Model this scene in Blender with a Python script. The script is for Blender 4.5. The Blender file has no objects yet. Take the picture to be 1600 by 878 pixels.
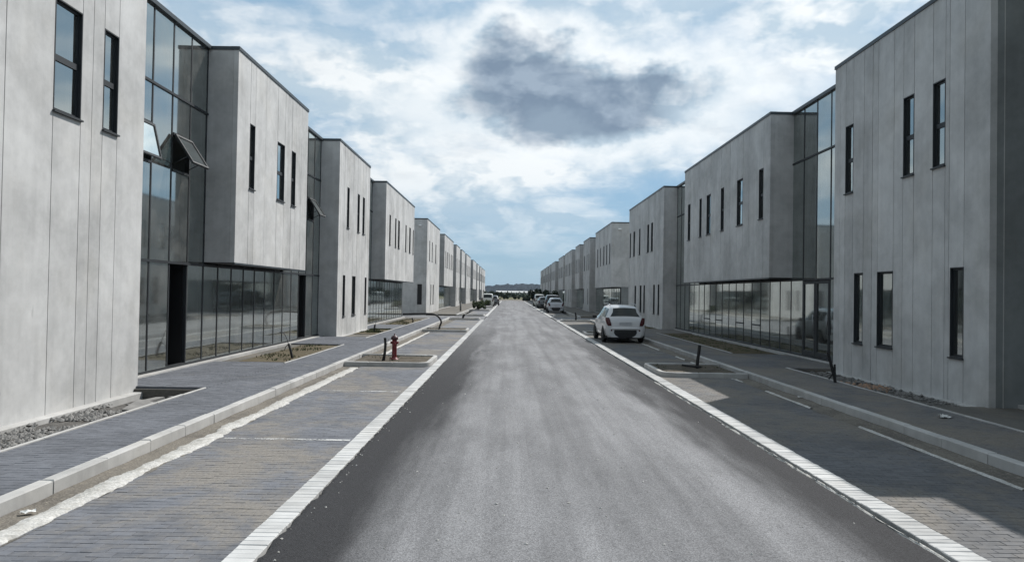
import bpy, math, random
from mathutils import Matrix, Vector, noise as mn

random.seed(7)
R = math.radians
scene = bpy.context.scene
COL = scene.collection

# ------------------------------------------------------------------ camera
CAM_H = 2.07
yaw, pitch, roll = 0.00294, 0.01621, 0.01654
fw = Vector((math.sin(yaw) * math.cos(pitch), math.cos(yaw) * math.cos(pitch), math.sin(pitch)))
r0 = Vector((math.cos(yaw), -math.sin(yaw), 0))
u0 = r0.cross(fw)
rt = r0 * math.cos(roll) + u0 * math.sin(roll)
up = -r0 * math.sin(roll) + u0 * math.cos(roll)
cam = bpy.data.cameras.new('camera')
cam.sensor_width = 36.0
cam.lens = 1155.0 / 1600.0 * 36.0
cam.clip_start = 0.05
cam.clip_end = 9000
camo = bpy.data.objects.new('camera', cam)
COL.objects.link(camo)
m = Matrix.Identity(4)
for i in range(3):
    m[i][0], m[i][1], m[i][2] = rt[i], up[i], -fw[i]
m[0][3], m[1][3], m[2][3] = 0, 0, CAM_H
camo.matrix_world = m
scene.camera = camo

# ------------------------------------------------------------------ sun, sky, exposure
SUN_AZ = math.atan2(0.60, 0.70)            # from +Y towards +X
SUN_EL = math.atan2(1.0, math.hypot(0.60, 0.70))
sun_dir = Vector((0.60, 0.70, 1.0)).normalized()
sl = bpy.data.lights.new('sun', 'SUN')
sl.energy = 3.9
sl.angle = R(0.5)
sl.color = (1.0, 0.965, 0.925)
so = bpy.data.objects.new('sun', sl)
COL.objects.link(so)
so.rotation_euler = sun_dir.to_track_quat('Z', 'Y').to_euler()

vs = scene.view_settings
vs.view_transform = 'Standard'
vs.look = 'None'
vs.gamma = 1.0
vs.use_curve_mapping = False
vs.exposure = 0.42
scene.render.engine = 'CYCLES'
scene.cycles.use_denoising = True
scene.cycles.max_bounces = 6
scene.cycles.transparent_max_bounces = 12
scene.cycles.caustics_reflective = False
scene.cycles.caustics_refractive = False


class NT:
    """small helper around a node tree"""
    def __init__(s, tree):
        s.t = tree
        s.n = tree.nodes
        s.l = tree.links

    def add(s, typ, **kw):
        nd = s.n.new(typ)
        for k, v in kw.items():
            setattr(nd, k, v)
        return nd

    def put(s, sock, v):
        if isinstance(v, bpy.types.NodeSocket):
            s.l.new(v, sock)
        elif v is not None:
            sock.default_value = v

    def math(s, op, a, b=None, c=None, clamp=False):
        nd = s.add('ShaderNodeMath', operation=op, use_clamp=clamp)
        s.put(nd.inputs[0], a)
        if b is not None: s.put(nd.inputs[1], b)
        if c is not None: s.put(nd.inputs[2], c)
        return nd.outputs[0]

    def vmath(s, op, a, b=None, scale=None):
        nd = s.add('ShaderNodeVectorMath', operation=op)
        s.put(nd.inputs[0], a)
        if b is not None: s.put(nd.inputs[1], b)
        if scale is not None: s.put(nd.inputs['Scale'], scale)
        return nd.outputs['Value'] if op in ('LENGTH', 'DOT_PRODUCT', 'DISTANCE') else nd.outputs['Vector']

    def mix(s, f, a, b, blend='MIX'):
        nd = s.add('ShaderNodeMix', data_type='RGBA', blend_type=blend)
        s.put(nd.inputs[0], f)
        s.put(nd.inputs[6], a if isinstance(a, bpy.types.NodeSocket) else (*a, 1) if len(a) == 3 else a)
        s.put(nd.inputs[7], b if isinstance(b, bpy.types.NodeSocket) else (*b, 1) if len(b) == 3 else b)
        return nd.outputs[2]

    def noise(s, vec, scale, detail=4, rough=0.55, dist=0.0, out='Fac'):
        nd = s.add('ShaderNodeTexNoise')
        s.put(nd.inputs['Vector'], vec)
        nd.inputs['Scale'].default_value = scale
        nd.inputs['Detail'].default_value = detail
        nd.inputs['Roughness'].default_value = rough
        nd.inputs['Distortion'].default_value = dist
        return nd.outputs[out]

    def ramp(s, v, lo, hi, a=0.0, b=1.0, smooth=True):
        nd = s.add('ShaderNodeMapRange', interpolation_type='SMOOTHSTEP' if smooth else 'LINEAR')
        s.put(nd.inputs[0], v)
        nd.inputs[1].default_value = lo
        nd.inputs[2].default_value = hi
        nd.inputs[3].default_value = a
        nd.inputs[4].default_value = b
        return nd.outputs[0]

    def mapping(s, vec, loc=(0, 0, 0), scale=(1, 1, 1), rot=(0, 0, 0)):
        nd = s.add('ShaderNodeMapping')
        s.put(nd.inputs[0], vec)
        nd.inputs[1].default_value = loc
        nd.inputs[2].default_value = rot
        nd.inputs[3].default_value = scale
        return nd.outputs[0]


world = bpy.data.worlds.new('World')
scene.world = world
world.use_nodes = True
world.cycles.sampling_method = 'MANUAL'
world.cycles.sample_map_resolution = 512
world.node_tree.nodes.clear()
w = NT(world.node_tree)
sky = w.add('ShaderNodeTexSky', sky_type='NISHITA')
sky.sun_disc = False
sky.sun_elevation = SUN_EL
sky.sun_rotation = SUN_AZ
sky.altitude = 100
sky.air_density = 1.0
sky.dust_density = 0.4
sky.ozone_density = 3.0
dirn = w.add('ShaderNodeTexCoord').outputs['Generated']
sep = w.add('ShaderNodeSeparateXYZ')
w.l.new(dirn, sep.inputs[0])
dz = w.math('MAXIMUM', sep.outputs[2], 0.0)
inv = w.math('DIVIDE', 1.0, w.math('ADD', dz, 0.14))
flat = w.vmath('MULTIPLY', w.vmath('SCALE', dirn, scale=inv), (1.0, 1.0, 0.0))   # a cloud deck seen in perspective
warp = w.noise(flat, 1.7, 5, 0.6, out='Color')
warp = w.vmath('SCALE', w.vmath('SUBTRACT', warp, (0.5, 0.5, 0.5)), scale=0.60)
p1 = w.vmath('ADD', flat, warp)
big = w.noise(w.mapping(p1, loc=(1.9, 0.35, 0.0)), 0.85, 6, 0.55)
cov = w.ramp(big, 0.36, 0.58)
# billows: lit tops and shaded undersides from the difference of two shifted samples
bwarp = w.vmath('ADD', dirn, w.vmath('SCALE', warp, scale=0.10))
bil_a = w.noise(w.mapping(bwarp, loc=(4.3, 2.2, 0), scale=(1, 1, 1.7)), 6.5, 5, 0.56)
bil_b = w.noise(w.mapping(bwarp, loc=(4.3 + 0.012, 2.2, 0.030), scale=(1, 1, 1.7)), 6.5, 5, 0.56)
lit = w.ramp(w.math('SUBTRACT', bil_a, bil_b), -0.06, 0.06, 0.0, 1.0, smooth=False)
# one heavy grey cumulus ahead above the street
dwarp = w.noise(w.mapping(dirn, scale=(1, 1, 1.4)), 7.0, 5, 0.58, out='Color')
dd = w.vmath('ADD', dirn, w.vmath('SCALE', w.vmath('SUBTRACT', dwarp, (0.5, 0.5, 0.5)), scale=0.17))


def lobe(c, r, add):
    q = w.vmath('MULTIPLY', w.vmath('SUBTRACT', dd, Vector(c)), (1 / r[0], 2.0, 1 / r[1]))
    return w.math('ADD', w.vmath('LENGTH', q), add)


cud = w.math('MINIMUM', w.math('MINIMUM', lobe((0.075, 0.963, 0.252), (0.160, 0.055), 0.0), lobe((0.180, 0.94, 0.275), (0.06, 0.05), 0.30)), lobe((0.0, 0.950, 0.290), (0.100, 0.050), 0.55))
core = w.math('MULTIPLY', w.ramp(cud, 0.55, 1.18, 1.0, 0.0), w.ramp(bil_a, 0.34, 0.52, 0.76, 1.0))
rim = w.ramp(cud, 1.2, 2.6, 1.0, 0.0)
thick = w.ramp(w.noise(w.mapping(p1, loc=(0.6, 0.9, 0)), 1.5, 5, 0.6), 0.52, 0.80)
dark = w.math('MAXIMUM', w.math('MULTIPLY', core, 0.95), w.math('MULTIPLY', thick, 0.40))
cov = w.math('MAXIMUM', cov, w.math('MULTIPLY', rim, 0.97))
hz = w.ramp(dz, 0.0, 0.17, 0.0, 1.0)                          # clouds melt into the haze low down
cov = w.math('MULTIPLY', w.math('MULTIPLY', cov, hz), 0.92)
white = w.mix(lit, (4.9, 6.0, 6.9), (8.7, 9.0, 9.1))
grey = w.mix(lit, (1.7, 2.25, 3.05), (3.0, 3.7, 4.6))
edge = w.math('MULTIPLY', w.ramp(cud, 0.95, 1.30), w.ramp(cud, 1.30, 2.0, 1.0, 0.0))   # bright silver lining
white = w.mix(w.math('MULTIPLY', edge, 0.75), white, (9.0, 9.3, 9.4))
cloud = w.mix(dark, white, grey)
blue = w.mix(0.82, sky.outputs[0], (2.55, 4.2, 5.8))           # thin even veil over the clear sky
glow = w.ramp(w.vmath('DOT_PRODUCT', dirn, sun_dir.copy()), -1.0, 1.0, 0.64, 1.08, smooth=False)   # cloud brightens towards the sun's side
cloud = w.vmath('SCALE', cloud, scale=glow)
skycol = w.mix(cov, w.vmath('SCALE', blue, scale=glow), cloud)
bg = w.add('ShaderNodeBackground')
w.l.new(skycol, bg.inputs[0])
bg.inputs[1].default_value = 0.084
wo = w.add('ShaderNodeOutputWorld')
w.l.new(bg.outputs[0], wo.inputs[0])

# ------------------------------------------------------------------ materials
MATS = {}


def new_mat(name):
    mt = bpy.data.materials.new(name)
    mt.use_nodes = True
    mt.node_tree.nodes.clear()
    t = NT(mt.node_tree)
    out = t.add('ShaderNodeOutputMaterial')
    MATS[name] = mt
    return t, out


def principled(t, out, color, rough=0.7, metal=0.0, bump=None, bstr=0.3, bdist=0.01, spec=0.5, coat=0.0):
    b = t.add('ShaderNodeBsdfPrincipled')
    t.put(b.inputs['Base Color'], color if isinstance(color, bpy.types.NodeSocket) else (*color, 1))
    t.put(b.inputs['Roughness'], rough)
    t.put(b.inputs['Metallic'], metal)
    b.inputs['Specular IOR Level'].default_value = spec
    b.inputs['Coat Weight'].default_value = coat
    if bump is not None:
        bn = t.add('ShaderNodeBump')
        bn.inputs['Strength'].default_value = bstr
        bn.inputs['Distance'].default_value = bdist
        t.put(bn.inputs['Height'], bump)
        t.l.new(bn.outputs[0], b.inputs['Normal'])
    t.l.new(b.outputs[0], out.inputs[0])
    return b


def pos(t):
    return t.add('ShaderNodeNewGeometry').outputs['Position']


def orand(t):
    return t.add('ShaderNodeObjectInfo').outputs['Random']


def mat_concrete(name, base=0.42, tint=(1.0, 1.0, 0.985), vary=0.10, stain=0.35):
    t, out = new_mat(name)
    p = pos(t)
    cloudn = t.noise(p, 0.55, 5, 0.6, 0.4)
    mott = t.noise(p, 3.1, 6, 0.65)
    streak = t.noise(t.mapping(p, scale=(2.6, 2.6, 0.16)), 2.0, 5, 0.6)
    pores = t.noise(p, 60, 3, 0.6)
    v = t.math('ADD', t.ramp(cloudn, 0.3, 0.7, -0.14, 0.14), t.ramp(mott, 0.3, 0.72, -0.08, 0.08))
    v = t.math('ADD', v, t.ramp(streak, 0.35, 0.75, 0.035, -0.055))
    v = t.math('ADD', v, t.math('MULTIPLY', t.math('SUBTRACT', orand(t), 0.5), vary))
    drip = t.noise(t.mapping(p, scale=(5.0, 5.0, 0.09)), 2.4, 4, 0.7)
    spots = t.ramp(t.noise(p, 1.3, 4, 0.7, 0.8), 0.60, 0.74)
    v = t.math('SUBTRACT', v, t.math('MULTIPLY', t.math('MULTIPLY', t.ramp(drip, 0.56, 0.75), spots), stain))
    lum = t.math('MULTIPLY', t.math('ADD', v, 1.0), base)
    col = t.vmath('SCALE', Vector(tint), scale=lum)
    warm = t.ramp(t.noise(p, 0.9, 3, 0.5), 0.45, 0.75, 0.0, 0.22)
    col = t.mix(warm, col, t.vmath('MULTIPLY', col, (1.05, 1.0, 0.91)))
    principled(t, out, col, 0.86, bump=t.math('ADD', t.math('MULTIPLY', mott, 0.5), t.math('MULTIPLY', pores, 0.35)), bstr=0.25, bdist=0.012, spec=0.3)


def mat_plain(name, col, rough=0.5, metal=0.0, vary=0.0, nscale=8.0, namp=0.08, spec=0.5, coat=0.0):
    t, out = new_mat(name)
    n = t.noise(pos(t), nscale, 4, 0.6)
    f = t.ramp(n, 0.25, 0.75, 1 - namp, 1 + namp)
    if vary:
        f = t.math('ADD', f, t.math('MULTIPLY', t.math('SUBTRACT', orand(t), 0.5), vary))
    c = t.vmath('SCALE', Vector(col), scale=f)
    principled(t, out, c, rough, metal, spec=spec, coat=coat)


def mat_glass(name, tint, extra=0.06, ior=1.52, dust=0.0):
    t, out = new_mat(name)
    tr = t.add('ShaderNodeBsdfTransparent')
    tr.inputs[0].default_value = (*tint, 1)
    gl = t.add('ShaderNodeBsdfGlossy')
    gl.inputs['Roughness'].default_value = 0.05
    gl.inputs[0].default_value = (0.86, 0.93, 0.92, 1)
    bn = t.add('ShaderNodeBump')
    bn.inputs['Strength'].default_value = 0.02
    bn.inputs['Distance'].default_value = 0.02
    t.put(bn.inputs['Height'], t.noise(pos(t), 1.1, 1, 0.4))
    t.l.new(bn.outputs[0], gl.inputs['Normal'])
    fr = t.add('ShaderNodeFresnel')
    fr.inputs[0].default_value = ior
    mx = t.add('ShaderNodeMixShader')
    t.l.new(t.math('ADD', t.math('MULTIPLY', fr.outputs[0], 1.25), extra, clamp=True), mx.inputs[0])
    t.l.new(tr.outputs[0], mx.inputs[1])
    t.l.new(gl.outputs[0], mx.inputs[2])
    df = t.add('ShaderNodeBsdfDiffuse')
    df.inputs[0].default_value = (0.42, 0.41, 0.38, 1)
    dm = t.add('ShaderNodeMixShader')
    t.put(dm.inputs[0], t.ramp(t.noise(pos(t), 1.6, 5, 0.65), 0.35, 0.75, dust * 0.4, dust * 1.6))
    t.l.new(mx.outputs[0], dm.inputs[1])
    t.l.new(df.outputs[0], dm.inputs[2])
    t.l.new(dm.outputs[0], out.inputs[0])


def mat_pavers(name, base=(0.118, 0.128, 0.150), sand=(0.185, 0.162, 0.135), lo=0.50, hi=0.66):
    t, out = new_mat(name)
    p = pos(t)
    g = t.add('ShaderNodeNewGeometry')
    rnd = t.math('FRACT', t.math('ADD', g.outputs['Random Per Island'], orand(t)))
    f = t.math('ADD', t.ramp(t.noise(p, 14, 4, 0.65), 0.3, 0.7, 0.88, 1.12), t.math('MULTIPLY', t.math('SUBTRACT', rnd, 0.5), 0.22))
    f = t.math('MULTIPLY', f, t.ramp(t.noise(p, 0.8, 4, 0.6), 0.3, 0.7, 0.86, 1.14))
    col = t.vmath('SCALE', Vector(base), scale=f)
    d1 = t.noise(t.mapping(p, scale=(1.0, 0.7, 1.0)), 0.55, 7, 0.68, 0.5)
    d2 = t.noise(p, 5.5, 6, 0.7)
    dust = t.ramp(t.math('ADD', t.math('MULTIPLY', d1, 0.8), t.math('MULTIPLY', d2, 0.2)), lo, hi, 0.0, 0.85)
    col = t.mix(dust, col, t.vmath('SCALE', Vector(sand), scale=t.ramp(t.noise(p, 30, 3, 0.6), 0.3, 0.7, 0.8, 1.2)))
    principled(t, out, col, 0.85, bump=t.noise(p, 70, 3, 0.6), bstr=0.3, bdist=0.006, spec=0.3)


def mat_ground(name, a, b, c, scale=0.4, bump=0.6, fine=18):
    t, out = new_mat(name)
    p = pos(t)
    n1 = t.noise(p, scale, 7, 0.65, 0.3)
    n2 = t.noise(p, fine, 6, 0.7)
    col = t.mix(t.ramp(n1, 0.40, 0.62), a, b)
    col = t.mix(t.ramp(n2, 0.48, 0.70), col, c)
    col = t.vmath('SCALE', col, scale=t.ramp(t.noise(p, fine * 4, 3, 0.6), 0.3, 0.7, 0.75, 1.25))
    principled(t, out, col, 0.95, bump=n2, bstr=bump, bdist=0.03, spec=0.15)


mat_concrete('precast_concrete', 0.47, (1.0, 0.995, 0.975), vary=0.15, stain=0.5)
mat_concrete('shade_dark_concrete', 0.22, (0.95, 1.0, 0.99), 0.05, 0.25)  # darker copy of the precast; near right side wall's shade is in the colour
mat_concrete('kerb_concrete', 0.38, (1.0, 0.985, 0.95), 0.16, 0.8)
mat_concrete('edging_concrete', 0.43, (1.0, 1.0, 0.98), 0.28, 0.35)
mat_ground('mortar', (0.42, 0.41, 0.385), (0.50, 0.49, 0.465), (0.30, 0.285, 0.255), 2.2, 0.8, 11)
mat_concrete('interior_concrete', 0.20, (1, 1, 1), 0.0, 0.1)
mat_plain('dark_metal', (0.016, 0.019, 0.022), 0.55, 0.0, 0.25)
mat_plain('coping_metal', (0.045, 0.055, 0.062), 0.45, 0.3)
mat_plain('black_door', (0.006, 0.006, 0.007), 0.5)
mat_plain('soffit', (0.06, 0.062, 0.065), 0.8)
mat_glass('facade_glass', (0.16, 0.205, 0.20), 0.34, 1.55, 0.11)
mat_glass('window_glass', (0.16, 0.19, 0.20), 0.32, 1.55, 0.04)
mat_glass('car_glass', (0.05, 0.055, 0.06), 0.0, 1.40)
mat_pavers('bay_pavers', (0.122, 0.128, 0.143), (0.195, 0.178, 0.155), 0.43, 0.60)
mat_pavers('walk_pavers', (0.108, 0.114, 0.128), (0.20, 0.185, 0.165), 0.56, 0.74)
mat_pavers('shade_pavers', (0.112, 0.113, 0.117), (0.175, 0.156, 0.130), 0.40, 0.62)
mat_pavers('joint_sand', (0.10, 0.095, 0.085), (0.15, 0.132, 0.108), 0.45, 0.6)
mat_plain('conduit_plastic', (0.006, 0.006, 0.007), 0.65, 0, 0.2)
mat_plain('cable', (0.05, 0.05, 0.055), 0.5)
mat_plain('hydrant_red', (0.15, 0.012, 0.016), 0.38, 0, 0, 14, 0.2)
mat_plain('hydrant_cap', (0.045, 0.010, 0.014), 0.5)
mat_plain('tyre', (0.012, 0.012, 0.012), 0.85)
mat_plain('rim', (0.30, 0.31, 0.32), 0.35, 0.8)
mat_plain('black_plastic', (0.012, 0.012, 0.013), 0.6)
mat_plain('plate', (0.42, 0.43, 0.45), 0.4)
mat_plain('lamp_glass', (0.78, 0.78, 0.76), 0.3)
mat_plain('white_sheet', (0.62, 0.62, 0.60), 0.7, 0, 0.1)
mat_plain('shed_roof', (0.46, 0.46, 0.45), 0.6, 0, 0.3)
mat_plain('shed_wall', (0.48, 0.47, 0.44), 0.8, 0, 0.2)
mat_plain('wood', (0.22, 0.15, 0.09), 0.8, 0, 0.3)
for nm, c in (('car_white', (0.54, 0.545, 0.55)), ('car_silver', (0.40, 0.42, 0.45)), ('car_dark', (0.012, 0.013, 0.016)),
              ('car_grey', (0.10, 0.105, 0.11)), ('car_cream', (0.56, 0.56, 0.52))):
    mat_plain(nm, c, 0.28, 0.0, 0, 3, 0.03, 0.5, 0.6)
mat_plain('tail_red', (0.055, 0.006, 0.008), 0.25, 0, 0, 5, 0.1)
mat_plain('lamp_clear', (0.55, 0.55, 0.56), 0.2)


def mat_asphalt():
    t, out = new_mat('asphalt')
    p = pos(t)
    s = t.add('ShaderNodeSeparateXYZ')
    t.l.new(p, s.inputs[0])
    wob = t.noise(t.mapping(p, scale=(1, 0.10, 1)), 0.9, 5, 0.60)
    wobf = t.noise(t.mapping(p, scale=(1, 0.14, 1)), 3.5, 5, 0.62)
    sh = t.math('ADD', t.math('MULTIPLY', t.math('SUBTRACT', wob, 0.5), 1.5), t.math('MULTIPLY', t.math('SUBTRACT', wobf, 0.5), 0.7))
    # traffic has dusted the driven middle; the strips by the edging stay dark
    left = t.ramp(t.math('ADD', s.outputs[0], sh), -1.45, -0.45)
    right = t.ramp(t.math('ADD', s.outputs[0], sh), 3.20, 2.30)
    far = t.ramp(s.outputs[1], 14, 48)
    dust = t.math('MAXIMUM', t.math('MULTIPLY', left, right), t.math('MULTIPLY', far, 0.85))
    tracks = t.noise(t.mapping(p, scale=(1.0, 0.030, 1)), 2.2, 6, 0.62, 0.0)
    dust = t.math('MULTIPLY', dust, t.ramp(tracks, 0.28, 0.72, 0.66, 1.12), clamp=True)
    pat = t.noise(t.mapping(p, scale=(1, 0.28, 1)), 0.75, 7, 0.66)
    dust = t.math('MULTIPLY', dust, t.ramp(pat, 0.32, 0.66, 0.68, 1.10), clamp=True)
    agg = t.noise(p, 75, 4, 0.75)
    vor = t.add('ShaderNodeTexVoronoi')
    t.put(vor.inputs['Vector'], p)
    vor.inputs['Scale'].default_value = 95
    grit = t.ramp(vor.outputs['Color'], 0.1, 0.9, 0.72, 1.30)
    col = t.mix(dust, (0.027, 0.027, 0.029), (0.205, 0.205, 0.210))
    col = t.vmath('SCALE', col, scale=t.math('MULTIPLY', grit, t.ramp(agg, 0.25, 0.75, 0.80, 1.20)))
    principled(t, out, col, 0.88, bump=t.math('ADD', agg, t.math('MULTIPLY', vor.outputs['Distance'], 0.6)), bstr=0.55, bdist=0.008, spec=0.25)


mat_asphalt()


mat_ground('field', (0.085, 0.088, 0.042), (0.14, 0.118, 0.07), (0.055, 0.070, 0.030), 0.03, 0.5, 0.8)
mat_ground('bed_soil', (0.095, 0.078, 0.052), (0.125, 0.105, 0.072), (0.070, 0.066, 0.036), 1.6, 1.0, 9)
mat_ground('island_soil', (0.085, 0.072, 0.055), (0.12, 0.105, 0.085), (0.06, 0.052, 0.04), 2.0, 1.0, 12)
mat_ground('sand', (0.165, 0.150, 0.128), (0.115, 0.105, 0.092), (0.20, 0.18, 0.15), 1.1, 0.7, 14)
mat_ground('gravel_bed', (0.095, 0.09, 0.083), (0.14, 0.134, 0.125), (0.065, 0.062, 0.058), 3.0, 1.2, 16)
mat_ground('hill_forest', (0.007, 0.013, 0.021), (0.011, 0.018, 0.025), (0.005, 0.010, 0.017), 0.012, 0.8, 0.06)
mat_plain('stone_grey', (0.165, 0.16, 0.152), 0.9, 0, 0.3, 5, 0.25)
mat_plain('orange_rubble', (0.24, 0.155, 0.105), 0.9, 0, 0.2, 6, 0.25)
mat_plain('leaf_green', (0.050, 0.066, 0.026), 0.8, 0, 0.2, 4, 0.35, 0.2)
mat_plain('leaf_dark', (0.022, 0.034, 0.017), 0.8, 0, 0.2, 4, 0.35, 0.2)
mat_plain('bark', (0.06, 0.05, 0.04), 0.9)


def mat_paint():
    t, out = new_mat('worn_paint')
    p = pos(t)
    b = t.add('ShaderNodeBsdfPrincipled')
    b.inputs['Base Color'].default_value = (0.50, 0.50, 0.49, 1)
    b.inputs['Roughness'].default_value = 0.8
    tr = t.add('ShaderNodeBsdfTransparent')
    mx = t.add('ShaderNodeMixShader')
    f = t.ramp(t.math('ADD', t.math('MULTIPLY', t.noise(p, 2.2, 5, 0.7), 0.6), t.math('MULTIPLY', t.noise(p, 22, 4, 0.7), 0.4)), 0.46, 0.58)
    t.l.new(f, mx.inputs[0])
    t.l.new(tr.outputs[0], mx.inputs[1])
    t.l.new(b.outputs[0], mx.inputs[2])
    t.l.new(mx.outputs[0], out.inputs[0])


mat_paint()


# ------------------------------------------------------------------ mesh helpers
class MB:
    def __init__(s):
        s.v = []
        s.f = []
        s.smooth = set()

    def quad(s, a, b, c, d):
        n = len(s.v)
        s.v += [a, b, c, d]
        s.f.append((n, n + 1, n + 2, n + 3))

    def pane(s, a, b, c, d, side):
        if side < 0: s.quad(a, b, c, d)
        else: s.quad(b, a, d, c)

    def box(s, x0, x1, y0, y1, z0, z1):
        x0, x1 = min(x0, x1), max(x0, x1)
        y0, y1 = min(y0, y1), max(y0, y1)
        z0, z1 = min(z0, z1), max(z0, z1)
        n = len(s.v)
        s.v += [(x0, y0, z0), (x1, y0, z0), (x1, y1, z0), (x0, y1, z0), (x0, y0, z1), (x1, y0, z1), (x1, y1, z1), (x0, y1, z1)]
        for f in ((0, 3, 2, 1), (4, 5, 6, 7), (0, 1, 5, 4), (1, 2, 6, 5), (2, 3, 7, 6), (3, 0, 4, 7)):
            s.f.append(tuple(n + i for i in f))

    def chbox(s, x0, x1, y0, y1, z0, z1, c, jit=0.0):
        """box without bottom, chamfered top edge"""
        j = [random.uniform(-jit, jit) for _ in range(4)]
        n = len(s.v)
        s.v += [(x0, y0, z0), (x1, y0, z0), (x1, y1, z0), (x0, y1, z0),
                (x0, y0, z1 - c), (x1, y0, z1 - c), (x1, y1, z1 - c), (x0, y1, z1 - c),
                (x0 + c, y0 + c, z1 + j[0]), (x1 - c, y0 + c, z1 + j[1]), (x1 - c, y1 - c, z1 + j[2]), (x0 + c, y1 - c, z1 + j[3])]
        for a in range(4):
            b = (a + 1) % 4
            s.f.append((n + a, n + b, n + 4 + b, n + 4 + a))
            s.f.append((n + 4 + a, n + 4 + b, n + 8 + b, n + 8 + a))
        s.f.append((n + 8, n + 9, n + 10, n + 11))

    def tube(s, path, rad, seg=10, cap=True):
        pts = [Vector(p) for p in path]
        rr = rad if isinstance(rad, (list, tuple)) else [rad] * len(pts)
        base = len(s.v)
        t0 = (pts[1] - pts[0]).normalized()
        ref = Vector((1, 0, 0)) if abs(t0.x) < 0.8 else Vector((0, 1, 0))
        nrm = t0.cross(ref).normalized()
        for i, p in enumerate(pts):
            t = (pts[min(i + 1, len(pts) - 1)] - pts[max(i - 1, 0)]).normalized()
            nrm = (nrm - t * nrm.dot(t)).normalized()
            bi = t.cross(nrm)
            for k in range(seg):
                a = 2 * math.pi * k / seg
                s.v.append(tuple(p + (nrm * math.cos(a) + bi * math.sin(a)) * rr[i]))
        for i in range(len(pts) - 1):
            for k in range(seg):
                a = base + i * seg + k
                b = base + i * seg + (k + 1) % seg
                s.smooth.add(len(s.f))
                s.f.append((a, b, b + seg, a + seg))
        if cap:
            s.f.append(tuple(base + k for k in reversed(range(seg))))
            e = base + (len(pts) - 1) * seg
            s.f.append(tuple(e + k for k in range(seg)))

    def lathe(s, prof, seg=18, c=(0, 0, 0), axis='z'):
        """prof: list of (radius, height)"""
        s0 = len(s.v)
        for r, h in prof:
            for k in range(seg):
                a = 2 * math.pi * k / seg
                x, y = r * math.cos(a), r * math.sin(a)
                if axis == 'z': q = (c[0] + x, c[1] + y, c[2] + h)
                elif axis == 'x': q = (c[0] + h, c[1] + x, c[2] + y)
                else: q = (c[0] + x, c[1] + h, c[2] + y)
                s.v.append(q)
        for i in range(len(prof) - 1):
            for k in range(seg):
                a = s0 + i * seg + k
                b = s0 + i * seg + (k + 1) % seg
                s.smooth.add(len(s.f))
                s.f.append((a, b, b + seg, a + seg))
        s.f.append(tuple(s0 + k for k in range(seg)))
        e = s0 + (len(prof) - 1) * seg
        s.f.append(tuple(e + k for k in range(seg)))

    def mesh(s, name, mat, origin=(0, 0, 0)):
        me = bpy.data.meshes.new(name)
        ox, oy, oz = origin
        me.from_pydata([(a - ox, b - oy, c - oz) for a, b, c in s.v], [], s.f)
        me.materials.append(MATS[mat])
        if s.smooth:
            fl = [False] * len(s.f)
            for i in s.smooth: fl[i] = True
            me.polygons.foreach_set('use_smooth', fl)
        me.update()
        return me

    def build(s, name, mat, parent=None, **tags):
        o = None
        org = org_of(parent)
        o = bpy.data.objects.new(name, s.mesh(name, mat, org))
        COL.objects.link(o)
        if parent is not None:
            o.parent = parent
        tag(o, **tags)
        return o


ORG = {}


def org_of(o):
    if o is None: return (0, 0, 0)
    v = Vector((0, 0, 0))
    while o is not None:
        v += o.location
        o = o.parent
    return tuple(v)


def tag(o, label=None, cat=None, group=None, kind=None):
    if label: o['label'] = label
    if cat: o['category'] = cat
    if group: o['group'] = group
    if kind: o['kind'] = kind
    return o


def thing(name, loc, label, cat, group=None):
    o = bpy.data.objects.new(name, None)
    o.empty_display_size = 0.2
    COL.objects.link(o)
    o.location = loc
    return tag(o, label, cat, group)


def inst(name, me, parent, loc, rot=None):
    o = bpy.data.objects.new(name, me)
    COL.objects.link(o)
    o.parent = parent
    po = org_of(parent)
    o.location = (loc[0] - po[0], loc[1] - po[1], loc[2] - po[2])
    if rot: o.rotation_euler = rot
    return o


def in_frame(x, y, z, marg=0.0):
    d = Vector((x, y, z - CAM_H))
    k = d.dot(fw)
    if k < 0.3: return False
    return abs(d.dot(rt) / k) < 0.693 + marg and abs(d.dot(up) / k) < 0.380 + marg


# ------------------------------------------------------------------ layout constants (metres)
XL, XR = -7.27, 8.92            # front planes of the two rows
GD = 0.80                       # glass set back behind the fronts
ROOF = 8.47
SOF = 2.75                      # underside of the cantilevered blocks
PAVE = 0.13                     # sidewalk level
END_Y = 218.0
ROAD_L, ROAD_R = -1.91, 3.58

# ------------------------------------------------------------------ ground, road
g = MB()
g.quad((-4500, -60, -0.30), (4500, -60, -0.30), (4500, 6000, -0.30), (-4500, 6000, -0.30))
g.build('ground', 'field', kind='structure')

road = MB()
ys = [-4 + 0.06 * i for i in range(420)]
while ys[-1] < 196: ys.append(ys[-1] * 1.02 + 0.05)
prev = None
for y in ys:
    nl = mn.noise(Vector((3.1, y * 3.0, 0))) * 0.040 + mn.noise(Vector((9.1, y * 12.0, 0))) * 0.034
    nr = mn.noise(Vector((5.7, y * 3.0, 2))) * 0.036 + mn.noise(Vector((1.2, y * 12.0, 5))) * 0.030
    row = (ROAD_L + 0.015 + nl, ROAD_L + 0.06 + nl, -0.4, 0.85, 2.1, ROAD_R - 0.12 + nr, ROAD_R - 0.07 + nr)
    zz = (0.002, 0.016, 0.034, 0.042, 0.034, 0.016, 0.002)
    cur = [(a, y, b) for a, b in zip(row, zz)]
    n = len(road.v)
    road.v += cur
    if prev is not None:
        for k in range(6):
            road.f.append((prev + k, prev + k + 1, n + k + 1, n + k))
    prev = n
road.build('road', 'asphalt', kind='structure')

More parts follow.
